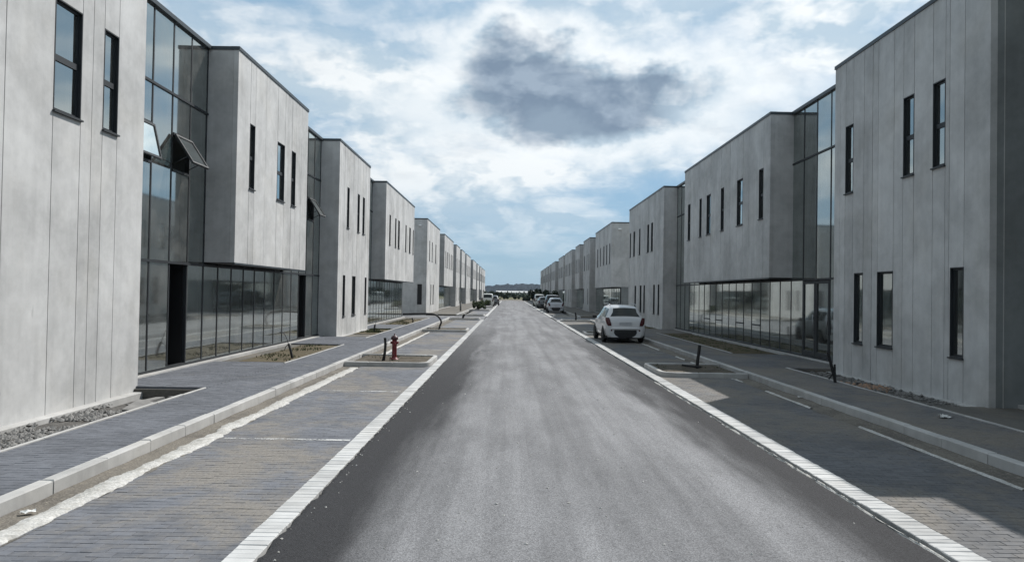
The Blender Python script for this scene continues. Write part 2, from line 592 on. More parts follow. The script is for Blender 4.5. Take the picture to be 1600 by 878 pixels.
cross = MB()
cross.box(-60, ROAD_L - 0.06, 56.6, 64.0, -0.1, 0.010)
cross.box(ROAD_R + 0.06, 60, 56.6, 64.0, -0.1, 0.010)
cross.build('cross_street', 'asphalt', kind='structure')

PW, PL = 0.2, 0.1


def paver_field(parent, mat, regions, z, y_far, keep=300, skip=()):
    """regions: (x0, x1, y0, y1); nearest 'keep' pavers in view become parts, the rest one stuff part"""
    cells = []
    for (x0, x1, ya, yb) in regions:
        yb2 = min(yb, y_far)
        j0 = int(math.ceil(ya / PL - 1e-6))
        j = j0
        while (j + 1) * PL <= yb2 + 1e-6:
            off = 0.0 if j % 2 else PW / 2
            x = x0 - off
            while x < x1 - 1e-4:
                a, b = max(x, x0), min(x + PW, x1)
                if b - a > 0.03:
                    cells.append((a, b, j * PL))
                x += PW
            j += 1
    def skipped(a, b, y):
        return any(sx0 < (a + b) / 2 < sx1 and sy0 < y + PL / 2 < sy1 for sx0, sx1, sy0, sy1 in skip)
    cells = [c for c in cells if not skipped(*c)]
    full = [c for c in cells if c[1] - c[0] > PW - 1e-3 and in_frame((c[0] + c[1]) / 2, c[2], z)]
    full.sort(key=lambda c: c[2])
    near = set(full[:keep])
    gap = 0.0022
    variants = []
    for k in range(6):
        b = MB()
        b.chbox(-PW / 2 + gap, PW / 2 - gap, -PL / 2 + gap, PL / 2 - gap, -0.05, 0, 0.0028, 0.0012)
        variants.append(b.mesh('paver', mat))
    for c in near:
        o = inst('paver', random.choice(variants), parent, ((c[0] + c[1]) / 2, c[2] + PL / 2, z + random.uniform(-0.0015, 0.0015)))
    st = MB()
    for c in cells:
        if c in near: continue
        st.chbox(c[0] + gap, c[1] - gap, c[2] + gap, c[2] + PL - gap, z - 0.05, z + random.uniform(-0.0015, 0.0015), 0.0028, 0.0012)
    st.build('paving_field', mat, parent, kind='stuff')


def struct_empty(name):
    o = bpy.data.objects.new(name, None)
    COL.objects.link(o)
    o['kind'] = 'structure'
    return o


# planting islands: (y0, y1)
ISL_L = [(20.25, 22.9), (38.2, 40.6), (55.0, 56.5), (64.4, 66.4), (83, 85), (101.5, 103.5), (120, 122)]
ISL_R = [(18.75, 21.45), (37.2, 39.4), (55.0, 56.5), (64.4, 66.4), (86, 88), (106, 108), (128, 130)]

BAY_L = (-4.02, -2.15)
BAY_R = (3.86, 5.66)
for nm, bay, isl, mat, gut in (('parking_lane_left', BAY_L, ISL_L, 'bay_pavers', (-4.50, -3.98)), ('parking_lane_right', BAY_R, ISL_R, 'shade_pavers', (5.60, 6.10))):
    b = MB()
    b.box(bay[0], bay[1], -3, 40, -0.1, -0.005)
    root = b.build(nm, mat, kind='structure')
    b = MB()
    b.box(bay[0], bay[1], 40, 56.5, -0.1, 0.0)
    b.box(bay[0], bay[1], 64.4, 190, -0.1, 0.0)
    b.build('paving', mat, root)
    paver_field(root, mat, [(bay[0], bay[1], 3.0, 40)], 0.0, 40, 300, [(-9, 9, a, c) for a, c in isl])
    # sandy gutter
    b = MB()
    yy = 2.0
    prev = None
    while yy < 56.4:
        n = len(b.v)
        for k in range(6):
            x = gut[0] + (gut[1] - gut[0]) * k / 5
            b.v.append((x, yy, -0.012 + 0.014 * mn.noise(Vector((x * 5, yy * 2.2, 1))) + (0.012 if k in (0, 5) else 0)))
        if prev is not None:
            for k in range(5):
                b.f.append((prev + k, prev + k + 1, n + k + 1, n + k))
        prev = n
        yy += 0.12 if yy < 24 else 0.5
    b.build('gutter_sand', 'sand', root)
    # bay marking lines
    sgn = 1 if bay[0] > 0 else -1
    lines = [10.25, 15.25, 26.4, 31.6, 44.6, 49.8] if sgn < 0 else [26.6, 32.0, 44.0, 49.4]
    for ly in lines:
        b = MB()
        b.quad((bay[0] + 0.12, ly - 0.045, 0.0045), (bay[1] - 0.02, ly - 0.045, 0.0045), (bay[1] - 0.02, ly + 0.045, 0.0045), (bay[0] + 0.12, ly + 0.045, 0.0045))
        b.build('painted_line', 'worn_paint', root)

# edging setts beside the asphalt, each 0.1 m long
for nm, x0, x1 in (('edging_left', -2.15, -1.91), ('edging_right', 3.58, 3.85)):
    root = struct_empty(nm)
    var = []
    for k in range(5):
        b = MB()
        b.chbox(-(x1 - x0) / 2 + 0.003, (x1 - x0) / 2 - 0.003, -0.0475, 0.0475, -0.09, 0, 0.006, 0.0015)
        var.append(b.mesh('edging_block', 'edging_concrete'))
    rest = MB()
    cnt = 0
    y = 3.0
    while y < 190:
        if not (56.5 < y < 64.3):
            zz = 0.010 + random.uniform(-0.003, 0.003) + 0.004 * mn.noise(Vector((x0, y * 0.6, 0)))
            jx = 0.008 * mn.noise(Vector((x1, y * 0.9, 4)))
            if cnt < 300 and in_frame((x0 + x1) / 2, y, 0, 0.02):
                inst('edging_block', random.choice(var), root, ((x0 + x1) / 2 + jx, y + 0.05, zz), (0, 0, random.uniform(-0.012, 0.012)))
                cnt += 1
            elif y < 60:
                rest.chbox(x0 + 0.003 + jx, x1 - 0.003 + jx, y + 0.0025, y + 0.0975, -0.08, zz, 0.006, 0.0015)
            else:
                rest.chbox(x0 + jx, x1 + jx, y, y + 0.98, -0.08, zz, 0.006)
                y += 0.9
        y += 0.1
    rest.build('edging_run', 'edging_concrete', root, kind='stuff')


# ragged mortar haunching: a white band on the left, thin spill lines on the right
def ragged(name, xa, xb, y0, y1, z, mat, amp, parent, seed, drop=None):
    b = MB()
    prev = None
    y = y0
    while y < y1:
        e1 = xa + amp * mn.noise(Vector((seed, y * 1.6, 0))) + amp * 0.7 * mn.noise(Vector((seed, y * 7, 3))) + amp * 0.5 * mn.noise(Vector((seed, y * 21, 3)))
        e2 = xb + amp * 1.3 * mn.noise(Vector((seed + 5, y * 1.3, 0))) + amp * 0.8 * mn.noise(Vector((seed + 5, y * 6, 3))) + amp * 0.5 * mn.noise(Vector((seed + 5, y * 19, 3)))
        gone = drop is not None and mn.noise(Vector((seed + 11, y * drop[0], 7))) < drop[1]
        n = len(b.v)
        hh = z + 0.010 * (0.5 + mn.noise(Vector((seed, y * 5, 9))))
        b.v += [(e1, y, z - 0.02), (e1 + 0.02, y, z), ((e1 + e2) / 2, y, hh), (e2 - 0.02, y, z), (e2, y, z - 0.02)]
        if prev is not None and not gone:
            for k in range(4):
                b.smooth.add(len(b.f))
                b.f.append((prev + k, prev + k + 1, n + k + 1, n + k))
        prev = None if gone else n
        y += 0.05 if y < 25 else 0.25
    return b.build(name, mat, parent, kind='stuff')


pl = bpy.data.objects['parking_lane_left']
pr = bpy.data.objects['parking_lane_right']
ragged('mortar_band', -4.25, -4.00, 2.5, 19.9, 0.010, 'mortar', 0.055, pl, 1.5)
ragged('mortar_band', -4.17, -4.03, 23.0, 37.9, 0.010, 'mortar', 0.05, pl, 8.5)
ragged('mortar_band', 5.66, 5.75, 4.0, 18.6, 0.008, 'mortar', 0.025, pr, 3.3, (0.55, -0.10))
ragged('mortar_band', 5.68, 5.76, 21.6, 37.0, 0.008, 'mortar', 0.025, pr, 4.3, (0.5, -0.12))
ragged('mortar_spill', 3.455, 3.50, 4.0, 17.6, 0.0245, 'mortar', 0.022, bpy.data.objects['edging_right'], 6.6, (1.1, -0.22))

# sidewalks: base slab, pavers, kerbstones
for nm, s, kf, inner, mat in (('sidewalk_left', -1, -4.50, -5.85, 'walk_pavers'), ('sidewalk_right', 1, 6.10, 7.64, 'shade_pavers')):
    kb = kf + s * 0.15
    gl = (XL - GD) if s < 0 else (XR + GD)
    b = MB()
    if s < 0:
        b.box(kb, inner, -3, 14.42, -0.3, PAVE - 0.045)
        b.box(kb, gl, 14.42, 56.4, -0.3, PAVE - 0.045)
    else:
        b.box(kb, gl, -3, 13.85, -0.3, PAVE - 0.045)
        b.box(kb, inner, 13.85, 20.38, -0.3, PAVE - 0.045)
        b.box(kb, gl, 20.38, 56.4, -0.3, PAVE - 0.045)
    b.box(kb, gl, 64.6, END_Y, -0.1, PAVE - 0.003)
    root = b.build(nm, 'joint_sand', kind='structure')
    lo, hi = min(kb, inner), max(kb, inner)
    regions = [(lo, hi, 3.0, 44)]
    aprons = [(14.5, 19.7), (26.6, 31.0)] if s < 0 else [(20.4, 25.2), (38.2, 42.8)]
    for a, c in aprons:
        l2, h2 = min(inner, gl), max(inner, gl)
        regions.append((l2, h2, a, c))
    b = MB()
    b.box(kb, inner, 44, 56.4, -0.05, PAVE)
    if s < 0: b.box(inner, gl, 38.2, 42.8, -0.05, PAVE)
    b.build('paving', mat, root)
    bs = MB()
    bs.box(lo, hi, 3, 44, 0.0, PAVE - 0.010)
    for a, c in aprons: bs.box(inner, gl, a, c, 0.0, PAVE - 0.010)
    bs.build('bedding_sand', mat, root)
    paver_field(root, mat, regions, PAVE, 44, 300)
    # kerbstones, 1 m each
    var = []
    for k in range(4):
        b = MB()
        b.chbox(-0.07, 0.07, -0.494, 0.494, -0.24, 0, 0.014, 0.003)
        var.append(b.mesh('kerbstone', 'kerb_concrete'))
    y = 3.4
    while y < 120:
        if not (55.6 < y < 64.4):
            inst('kerbstone', random.choice(var), root, (kf + s * 0.075 + random.uniform(-0.004, 0.004), y + 0.5, PAVE + 0.008 + random.uniform(-0.004, 0.004)), (random.uniform(-0.003, 0.003), 0, random.uniform(-0.004, 0.004)))
        y += 1.0
    b = MB()
    b.chbox(min(kf, kb), max(kf, kb), 120, END_Y, -0.1, PAVE, 0.012)
    b.build('kerb_run', 'kerb_concrete', root)
    # thin garden edging between pavers and beds
    var = MB()
    var.chbox(-0.025, 0.025, -0.495, 0.495, -0.2, 0, 0.006, 0.003)
    em = var.mesh('edging_board', 'kerb_concrete')
    y = 3.4
    while y < 54:
        if not any(a - 0.4 < y < c - 0.7 for a, c in aprons):
            inst('edging_board', em, root, (inner + s * 0.028, y + 0.5, PAVE + 0.018 + random.uniform(-0.004, 0.004)), (0, 0, random.uniform(-0.006, 0.006)))
        y += 1.0


# ------------------------------------------------------------------ buildings


def fx(s, d):
    """x of a plane d metres behind the front of row s (-1 left, +1 right)"""
    return XL - d if s < 0 else XR + d


def make_window(parent, s, ya, yb, za, zb, transom):
    t = 0.022
    b = MB()
    # dark lined reveal and frame
    for (y0, y1, z0, z1) in ((ya, ya + t, za, zb), (yb - t, yb, za, zb), (ya + t, yb - t, zb - t, zb), (ya + t, yb - t, za, za + t)):
        b.box(fx(s, -0.004), fx(s, 0.19), y0, y1, z0, z1)
    f = 0.036
    ia, ib, ja, jb = ya + t, yb - t, za + t, zb - t
    for (y0, y1, z0, z1) in ((ia, ia + f, ja, jb), (ib - f, ib, ja, jb), (ia + f, ib - f, jb - f, jb), (ia + f, ib - f, ja, ja + f)):
        b.box(fx(s, 0.050), fx(s, 0.11), y0, y1, z0, z1)
    zm = (za + zb) / 2 - 0.03
    if transom:
        b.box(fx(s, 0.045), fx(s, 0.11), ia + f, ib - f, zm - 0.05, zm + 0.05)
    win = b.build('window', 'dark_metal', parent)
    for z0, z1 in (((ja + f, zm - 0.05), (zm + 0.05, jb - f)) if transom else ((ja + f, jb - f),)):
        p = MB()
        k = [random.uniform(-0.002, 0.002) for _ in range(4)]
        x = fx(s, 0.070)
        p.pane((x + k[0], ia + f, z0), (x + k[1], ib - f, z0), (x + k[2], ib - f, z1), (x + k[3], ia + f, z1), s)
        p.build('pane', 'window_glass', win)
    sl_ = MB()
    sl_.box(fx(s, -0.045), fx(s, 0.10), ya - 0.02, yb + 0.02, za - 0.03, za - 0.002)
    sl_.build('sill', 'dark_metal', win)
    return win


def rest_of(a, b, cuts):
    """interval [a, b] minus cuts"""
    out = [(a, b)]
    for c0, c1 in cuts:
        nx = []
        for x0, x1 in out:
            if c1 <= x0 or c0 >= x1:
                nx.append((x0, x1))
            else:
                if c0 > x0 + 1e-4: nx.append((x0, c0))
                if c1 < x1 - 1e-4: nx.append((c1, x1))
        out = nx
    return out


def solve_joints(y0, y1, wins, rnd):
    js = set()
    for (a, b, *_r) in wins:
        js.add(round(a, 3))
        js.add(round(b, 3))
    js = sorted(js)
    pts = [y0] + js + [y1]
    out = list(js)
    for a, b in zip(pts[:-1], pts[1:]):
        L = b - a
        if L > 1.0:
            k = a
            while True:
                k += rnd.choice((0.3, 0.55, 0.75, 0.95, 1.15))
                if k > b - 0.25: break
                out.append(k)
    out = sorted(out)
    res = []
    for j in out:
        if j - y0 < 0.2 or y1 - j < 0.2: continue
        if any(abs(j - q) < 0.10 for q in res): continue
        res.append(j)
    return res


def concrete_block(s, y0, y1, full, upper, lower, label, joints=None, deep=9.0, detail=True, end_near=False, end_far=False, group=None):
    z0 = PAVE - 0.30 if full else SOF
    root = thing('concrete_building', (fx(s, 0), (y0 + y1) / 2, 0), label, 'building', group)
    wins = [(a, b, 4.85, 6.65, True) for a, b in upper] + [(a, b, 0.93, 2.73, False) for a, b in lower]
    rnd = random.Random(int(y0 * 100) + s)
    js = joints if joints else solve_joints(y0, y1, wins, rnd)
    edges = [y0] + sorted(js) + [y1]
    top = ROOF - 0.09
    gap = 0.0085 if y0 < 60 else 0.010
    th = 0.13
    if detail:
        for a, b in zip(edges[:-1], edges[1:]):
            pa = a + (gap if a > y0 else 0)
            pb = b - (gap if b < y1 else 0)
            brks = sorted({pa, pb, *[min(max(q, pa), pb) for wv in wins for q in wv[:2]]})
            cols = []
            for c0, c1 in zip(brks[:-1], brks[1:]):
                if c1 - c0 < 0.03: continue
                mid = (c0 + c1) / 2
                cuts = [(wv[2], wv[3]) for wv in wins if wv[0] < mid < wv[1]]
                cols.append((c0, c1, rest_of(z0, top, cuts)))
            jd = rnd.uniform(-0.0025, 0.0025)
            if len(cols) == 1 and len(cols[0][2]) > 1:
                for q0, q1 in cols[0][2]:
                    pm = MB()
                    pm.box(fx(s, jd), fx(s, th), cols[0][0], cols[0][1], q0, q1)
                    pm.build('panel', 'precast_concrete', root)
            else:
                pm = MB()
                for c0, c1, zz in cols:
                    for q0, q1 in zz:
                        pm.box(fx(s, jd), fx(s, th), c0, c1, q0, q1)
                pm.build('panel', 'precast_concrete', root)
    # backing wall with the same openings
    bk = MB()
    brks = sorted({y0 + 0.01, y1 - 0.01, *[q for wv in wins for q in wv[:2]]})
    d0 = th - 0.075 if detail else 0.0
    for c0, c1 in zip(brks[:-1], brks[1:]):
        mid = (c0 + c1) / 2
        cuts = [(wv[2], wv[3]) for wv in wins if wv[0] < mid < wv[1]]
        for q0, q1 in rest_of(z0 + 0.005, top - 0.005, cuts):
            bk.box(fx(s, d0), fx(s, 0.26), c0, c1, q0, q1)
    bk.build('wall_core', 'precast_concrete', root)
    for wv in wins:
        make_window(root, s, *wv)
    # side walls
    for ye, sg, isend in ((y0, 1, end_near), (y1, -1, end_far)):
        if not full or isend:
            pass
        sd = MB()
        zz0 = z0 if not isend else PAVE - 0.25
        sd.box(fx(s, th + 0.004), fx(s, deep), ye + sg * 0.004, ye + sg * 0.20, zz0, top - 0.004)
        sw = sd.build('side_wall', 'shade_dark_concrete' if isend and y0 < 20 else 'precast_concrete', root)  # near right block gets the darker copy, shade painted into its side wall
        if isend:
            # corner return and downpipe on the gable
            if sg > 0:
                cr = MB()
                cr.box(fx(s, 0.26), fx(s, 0.275), ye - 0.006, ye + 0.003, zz0, top - 0.01)
                cr.build('corner_trim', 'kerb_concrete', sw)
    # back, roof, soffit
    bw = MB()
    bw.box(fx(s, deep - 0.2), fx(s, deep), y0 + 0.21, y1 - 0.21, z0, top - 0.004)
    bw.build('back_wall', 'shade_dark_concrete', root)
    rf = MB()
    rf.box(fx(s, 0.14), fx(s, deep + 0.05), y0 + 0.012, y1 - 0.012, top - 0.003, top + 0.05)
    roof = rf.build('roof', 'soffit', root)
    cp = MB()
    cp.box(fx(s, -0.025), fx(s, 0.20), y0 - 0.02, y1 + 0.02, top, ROOF)
    cp.build('coping', 'coping_metal', roof)
    for ye, sg in ((y0 - 0.02, 1), (y1 + 0.02, -1)):
        c2 = MB()
        c2.box(fx(s, 0.203), fx(s, deep + 0.03), ye, ye + sg * 0.24, top, ROOF - 0.003)
        c2.build('coping', 'coping_metal', roof)
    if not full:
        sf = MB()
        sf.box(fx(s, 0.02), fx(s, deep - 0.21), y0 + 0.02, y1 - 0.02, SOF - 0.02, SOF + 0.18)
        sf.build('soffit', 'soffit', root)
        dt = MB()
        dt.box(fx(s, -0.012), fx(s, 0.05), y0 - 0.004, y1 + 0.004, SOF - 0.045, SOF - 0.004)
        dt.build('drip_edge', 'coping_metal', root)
    else:
        p = MB()
        p.chbox(min(fx(s, -0.17), fx(s, 0.02)), max(fx(s, -0.17), fx(s, 0.02)), y0 + (0.0 if not end_near else 0.35), y1 + (0.75 if y0 < 10 else -0.01), -0.3, (0.03 if y0 < 10 else 0.06 if y0 < 20 else 0.10), 0.012)
        p.build('plinth', 'kerb_concrete', root)
    return root


def glass_pane(parent, s, d, ya, yb, z0, z1, mat='facade_glass'):
    p = MB()
    k = [random.uniform(-0.0016, 0.0016) for _ in range(3)]
    x = fx(s, d)
    p.pane((x + k[0], ya, z0), (x + k[1], yb, z0), (x + k[1] + k[2], yb, z1), (x + k[0] + k[2], ya, z1), s)
    return p.build('pane', mat, parent)


def glazed_facade(s, y0, y1, links, label, step=1.0, doors=(), glass_doors=(), vents=(), open_vents=(), low=(), detail=True, deep=8.0, group=None):
    """ground-floor glazing from y0 to y1; full-height where links say so"""
    root = thing('glazed_facade', (fx(s, GD), (y0 + y1) / 2, PAVE), label, 'glass facade', group)
    n = max(1, round((y1 - y0) / step))
    st = (y1 - y0) / n
    ys = [y0 + i * st for i in range(n + 1)]
    MW, T1, T2, TOP, BOT = 0.025, 2.66, 6.65, ROOF - 0.10, PAVE + 0.03

    def in_link(y):
        return any(a - 0.01 <= y <= b + 0.01 for a, b in links)
    for i, y in enumerate(ys):
        b = MB()
        yy = min(max(y, y0 + MW), y1 - MW)
        b.box(fx(s, GD - 0.012), fx(s, GD + 0.10), yy - MW, yy + MW, BOT, TOP if in_link(y) else SOF - 0.03)
        b.build('mullion', 'dark_metal', root)
    b = MB()
    b.box(fx(s, GD - 0.055), fx(s, GD + 0.07), y0, y1, BOT - 0.05, BOT + 0.05)
    b.build('bottom_rail', 'dark_metal', root)
    b = MB()
    b.box(fx(s, GD - 0.26), fx(s, GD - 0.06), y0, y1, PAVE - 0.1, PAVE + 0.025)
    b.build('footing', 'kerb_concrete', root)
    b = MB()
    b.box(fx(s, GD - 0.035), fx(s, GD + 0.06), y0, y1, T1 - 0.03, T1 + 0.03)
    b.build('transom', 'dark_metal', root)
    for a, c in links:
        b = MB()
        b.box(fx(s, GD - 0.035), fx(s, GD + 0.06), a, c, T2 - 0.028, T2 + 0.028)
        b.build('transom', 'dark_metal', root)
        b = MB()
        b.box(fx(s, GD - 0.08), fx(s, GD + 0.40), a, c, TOP, ROOF)
        b.build('coping', 'coping_metal', root)
        b = MB()
        b.box(fx(s, GD + 0.09), fx(s, deep), a - 0.2, c + 0.2, TOP - 0.06, TOP - 0.004)
        b.build('roof', 'soffit', root)
    if not detail:
        glass_pane(root, s, GD, y0, y1, BOT + 0.05, T1 - 0.03)
        for a, c in links:
            glass_pane(root, s, GD, a, c, T1 + 0.03, TOP)
    else:
        for i in range(n):
            a, c = ys[i] + MW, ys[i + 1] - MW
            mid = (a + c) / 2
            if any(q0 < mid < q1 for q0, q1 in doors):
                # black door leaf swung inwards
                dr = MB()
                dr.box(fx(s, GD + 0.06), fx(s, GD + 0.98), c - 0.06, c - 0.01, BOT + 0.01, T1 - 0.035)
                leaf = dr.build('door', 'black_door', root)
                h = MB()
                h.tube([(fx(s, GD + 0.88), c - 0.12, 1.0), (fx(s, GD + 0.88), c - 0.12, 1.5)], 0.015, 8)
                h.tube([(fx(s, GD + 0.88), c - 0.12, 1.05), (fx(s, GD + 0.88), c - 0.06, 1.05)], 0.010, 6)
                h.tube([(fx(s, GD + 0.88), c - 0.12, 1.45), (fx(s, GD + 0.88), c - 0.06, 1.45)], 0.010, 6)
                h.build('handle', 'rim', leaf)
            elif any(q0 < mid < q1 for q0, q1 in glass_doors):
                # closed glazed leaf in a heavy dark frame
                dr = MB()
                ta, tb_ = BOT + 0.06, T1 - 0.05
                for (p0, p1, z0, z1) in ((a, a + 0.09, ta, tb_), (c - 0.09, c, ta, tb_), (a + 0.09, c - 0.09, ta, ta + 0.14), (a + 0.09, c - 0.09, tb_ - 0.09, tb_)):
                    dr.box(fx(s, GD - 0.02), fx(s, GD + 0.05), p0, p1, z0, z1)
                leaf = dr.build('door', 'dark_metal', root)
                glass_pane(leaf, s, GD + 0.01, a + 0.09, c - 0.09, ta + 0.14, tb_ - 0.09)
                h = MB()
                h.tube([(fx(s, GD - 0.07), a + 0.06, 0.95), (fx(s, GD - 0.07), a + 0.06, 1.55)], 0.014, 8)
                h.tube([(fx(s, GD - 0.07), a + 0.06, 1.0), (fx(s, GD - 0.02), a + 0.06, 1.0)], 0.009, 6)
                h.tube([(fx(s, GD - 0.07), a + 0.06, 1.5), (fx(s, GD - 0.02), a + 0.06, 1.5)], 0.009, 6)
                h.build('handle', 'rim', leaf)
            else:
                if i in low:
                    tb = MB()
                    tb.box(fx(s, GD - 0.035), fx(s, GD + 0.06), a, c, 0.95, 1.0)
                    tb.build('transom', 'dark_metal', root)
                    glass_pane(root, s, GD, a, c, BOT + 0.05, 0.95)
                    glass_pane(root, s, GD, a, c, 1.0, T1 - 0.03)
                else:
                    glass_pane(root, s, GD, a, c, BOT + 0.05, T1 - 0.03)
            if not in_link(mid): continue
            glass_pane(root, s, GD, a, c, T2 + 0.028, TOP)
            isv = any(q0 < mid < q1 for q0, q1 in vents)
            iso = any(q0 < mid < q1 for q0, q1 in open_vents)
            if not (isv or iso):
                glass_pane(root, s, GD, a, c, T1 + 0.03, T2 - 0.028)
                continue
            v0, v1 = 4.86, 5.72
            glass_pane(root, s, GD, a, c, T1 + 0.03, v0 - 0.03)
            glass_pane(root, s, GD, a, c, v1 + 0.03, T2 - 0.028)
            fr = MB()
            fr.box(fx(s, GD - 0.035), fx(s, GD + 0.06), a, c, v0 - 0.03, v0 + 0.025)
            fr.box(fx(s, GD - 0.035), fx(s, GD + 0.06), a, c, v1 - 0.025, v1 + 0.03)
            fr.build('vent_frame', 'dark_metal', root)
            # top-hung sash, hinged at v1
            ang = R((13 if a < 16 else 33) if iso else 0)
            hx, hz_ = fx(s, GD - 0.04), v1 - 0.03
            out_ = 1 if s < 0 else -1

            def sp(y, l, off=0.0):
                return (hx + out_ * (math.sin(ang) * l + math.cos(ang) * off), y, hz_ - math.cos(ang) * l + math.sin(ang) * off)
            L = v1 - v0 - 0.06
            sm = MB()

            def slab(ya, yb, l0, l1, o0, o1):
                n0 = len(sm.v)
                sm.v += [sp(ya, l0, o0), sp(yb, l0, o0), sp(yb, l1, o0), sp(ya, l1, o0), sp(ya, l0, o1), sp(yb, l0, o1), sp(yb, l1, o1), sp(ya, l1, o1)]
                for f in ((0, 3, 2, 1), (4, 5, 6, 7), (0, 1, 5, 4), (1, 2, 6, 5), (2, 3, 7, 6), (3, 0, 4, 7)):
                    sm.f.append(tuple(n0 + q for q in f))
            slab(a, a + 0.05, 0, L, 0, 0.05)
            slab(c - 0.05, c, 0, L, 0, 0.05)
            slab(a + 0.05, c - 0.05, 0, 0.05, 0, 0.05)
            slab(a + 0.05, c - 0.05, L - 0.05, L, 0, 0.05)
            sash = sm.build('vent_sash', 'dark_metal', root)
            gp = MB()
            gp.quad(sp(a + 0.05, 0.05, 0.03), sp(c - 0.05, 0.05, 0.03), sp(c - 0.05, L - 0.05, 0.03), sp(a + 0.05, L - 0.05, 0.03))
            gp.build('pane', 'facade_glass', sash)
            if iso:
                for ya_ in (a + 0.02, c - 0.02):
                    stb = MB()
                    stb.tube([sp(ya_, L * 0.75), (fx(s, GD + 0.02), ya_, v0 + 0.12)], 0.012, 6)
                    stb.build('stay', 'dark_metal', sash)
    # bare concrete shell behind the glass
    b = MB()
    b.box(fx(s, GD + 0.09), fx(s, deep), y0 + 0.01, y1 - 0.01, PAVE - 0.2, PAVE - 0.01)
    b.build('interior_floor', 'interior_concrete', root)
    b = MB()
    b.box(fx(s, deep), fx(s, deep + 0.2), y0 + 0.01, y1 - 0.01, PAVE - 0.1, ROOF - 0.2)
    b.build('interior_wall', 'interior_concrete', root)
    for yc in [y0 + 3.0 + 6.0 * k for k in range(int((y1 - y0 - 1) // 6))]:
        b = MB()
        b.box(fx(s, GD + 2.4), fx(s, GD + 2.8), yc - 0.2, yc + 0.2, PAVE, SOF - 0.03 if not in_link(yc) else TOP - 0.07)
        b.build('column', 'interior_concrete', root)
    return root


# ---- left row
concrete_block(-1, 7.9, 14.56, True, [(11.67, 12.42), (13.09, 13.58)], [], 'sunlit full-height concrete block nearest the camera on the left, gravel at its foot',
               joints=[8.7, 9.55, 10.55, 11.67, 12.42, 12.75, 13.09, 13.58])
concrete_block(-1, 19.5, 26.25, False, [(20.45, 20.87), (22.88, 23.62), (24.38, 24.84)], [], 'sunlit concrete block overhanging a glass shopfront, nearest of the overhanging blocks on the left',
               joints=[20.45, 20.87, 21.77, 22.88, 23.62, 23.9, 24.38, 24.84, 25.5])
concrete_block(-1, 31.2, 38.0, True, [(32.75, 33.2), (35.0, 35.47), (36.2, 36.7)], [(32.2, 32.65), (34.08, 34.82), (37.07, 37.5)], 'sunlit concrete block reaching the ground behind the red hydrant')
concrete_block(-1, 43.0, 55.7, False, [(44.25, 44.75), (46.45, 46.95), (47.7, 48.4), (51.05, 51.55), (53.0, 53.75), (55.0, 55.4)], [], 'long overhanging concrete block with six upper windows, last before the side street on the left', end_far=False)
b5 = concrete_block(-1, 64.5, 76.0, True, [(66.3, 66.85), (68.5, 69.1), (71.8, 72.5)], [(67.95, 68.45), (69.9, 70.65)], 'concrete block beyond the left side street, dark doorway and lamp on its shaded end wall', end_near=True, deep=22)
d = MB()
d.box(-8.05, -7.66, 64.46, 64.50, 0.95, 2.71)
dw = d.build('end_window', 'black_door', b5)
l = MB()
l.lathe([(0.02, 0), (0.11, 0.02), (0.13, 0.07), (0.10, 0.13)], 12, (-7.9, 64.36, 7.75))
l.build('wall_lamp', 'lamp_glass', b5)
FARL = [(81.6, 94.4, False), (99.8, 107.0, True), (111.0, 119.0, False), (123.2, 136.2, True), (145.5, 159.5, False), (165.2, 174.5, True), (180.5, 189.0, False), (194, 204, True), (207, 217, False)]
FARR = [(82.9, 90.0, True), (94.9, 101.1, False), (106.6, 120.3, True), (123.7, 135.8, False), (145.9, 159.0, True), (163.5, 169.5, False), (173.5, 184, True), (188, 198, False), (203, 215, True)]
ORD = ['second', 'third', 'fourth', 'fifth', 'sixth', 'seventh', 'eighth', 'ninth', 'tenth']
PAT = [0.09, 0.25, 0.36, 0.52, 0.72, 0.88]


def far_wins(y0, y1, k):
    L = y1 - y0
    wd = (0.45, 0.75, 0.45, 0.55, 0.75, 0.45)
    return [(y0 + L * p, y0 + L * p + wd[i]) for i, p in enumerate(PAT) if L > 8 or i in (0, 2, 4)]


def far_row(s, blocks, side, beyond):
    for i, (a, c, full) in enumerate(blocks):
        up_ = far_wins(a, c, i)
        lo_ = [(q + 0.7, r + 0.7) for q, r in up_[::2]] if full else []
        lab = '%s concrete block beyond the side street on the %s, %s' % (ORD[i], side, 'reaching the ground' if full else 'overhanging a dark shopfront')
        concrete_block(s, a, c, full, up_, lo_, lab, detail=a < 125, group=None, end_far=(i == len(blocks) - 1))
    # glazing between consecutive full blocks
    k = 0
    starts = [beyond] + [c for a, c, f in blocks if f]
    fulls = [(a, c) for a, c, f in blocks if f]
    prev_end = beyond
    for (a, c) in fulls:
        over = [(p, q) for p, q, f in blocks if not f and p > prev_end - 1 and q < a + 1]
        if over:
            p, q = over[0]
            glazed_facade(s, prev_end, a, [(prev_end, p), (q, a)], 'dark glazing %s of the far %s row, below its overhanging block' % (['in the first recess', 'in the second recess', 'in the third recess', 'in the fourth recess', 'in the fifth recess', 'in the sixth recess'][k], side), 2.0, detail=False)
        else:
            glazed_facade(s, prev_end, a, [(prev_end, a)], 'tall dark glazing in recess %s of the far %s row between two standing blocks' % (ORD[k], side), 2.0, detail=False)
        k += 1
        prev_end = c


glazed_facade(-1, 14.56, 31.2, [(14.56, 19.56), (26.2, 31.2)], 'dark glass entrance and shopfront on the left with two vents propped open', 1.0,
              doors=[(17.5, 18.5), (28.3, 29.4)], open_vents=[(15.5, 16.5), (17.5, 18.5), (29.4, 30.4)], vents=[], detail=True)
glazed_facade(-1, 38.0, 55.5, [(38.0, 43.0)], 'dark glass shopfront on the left under the long six-window block', 1.0)
far_row(-1, FARL, 'left', 76.0)

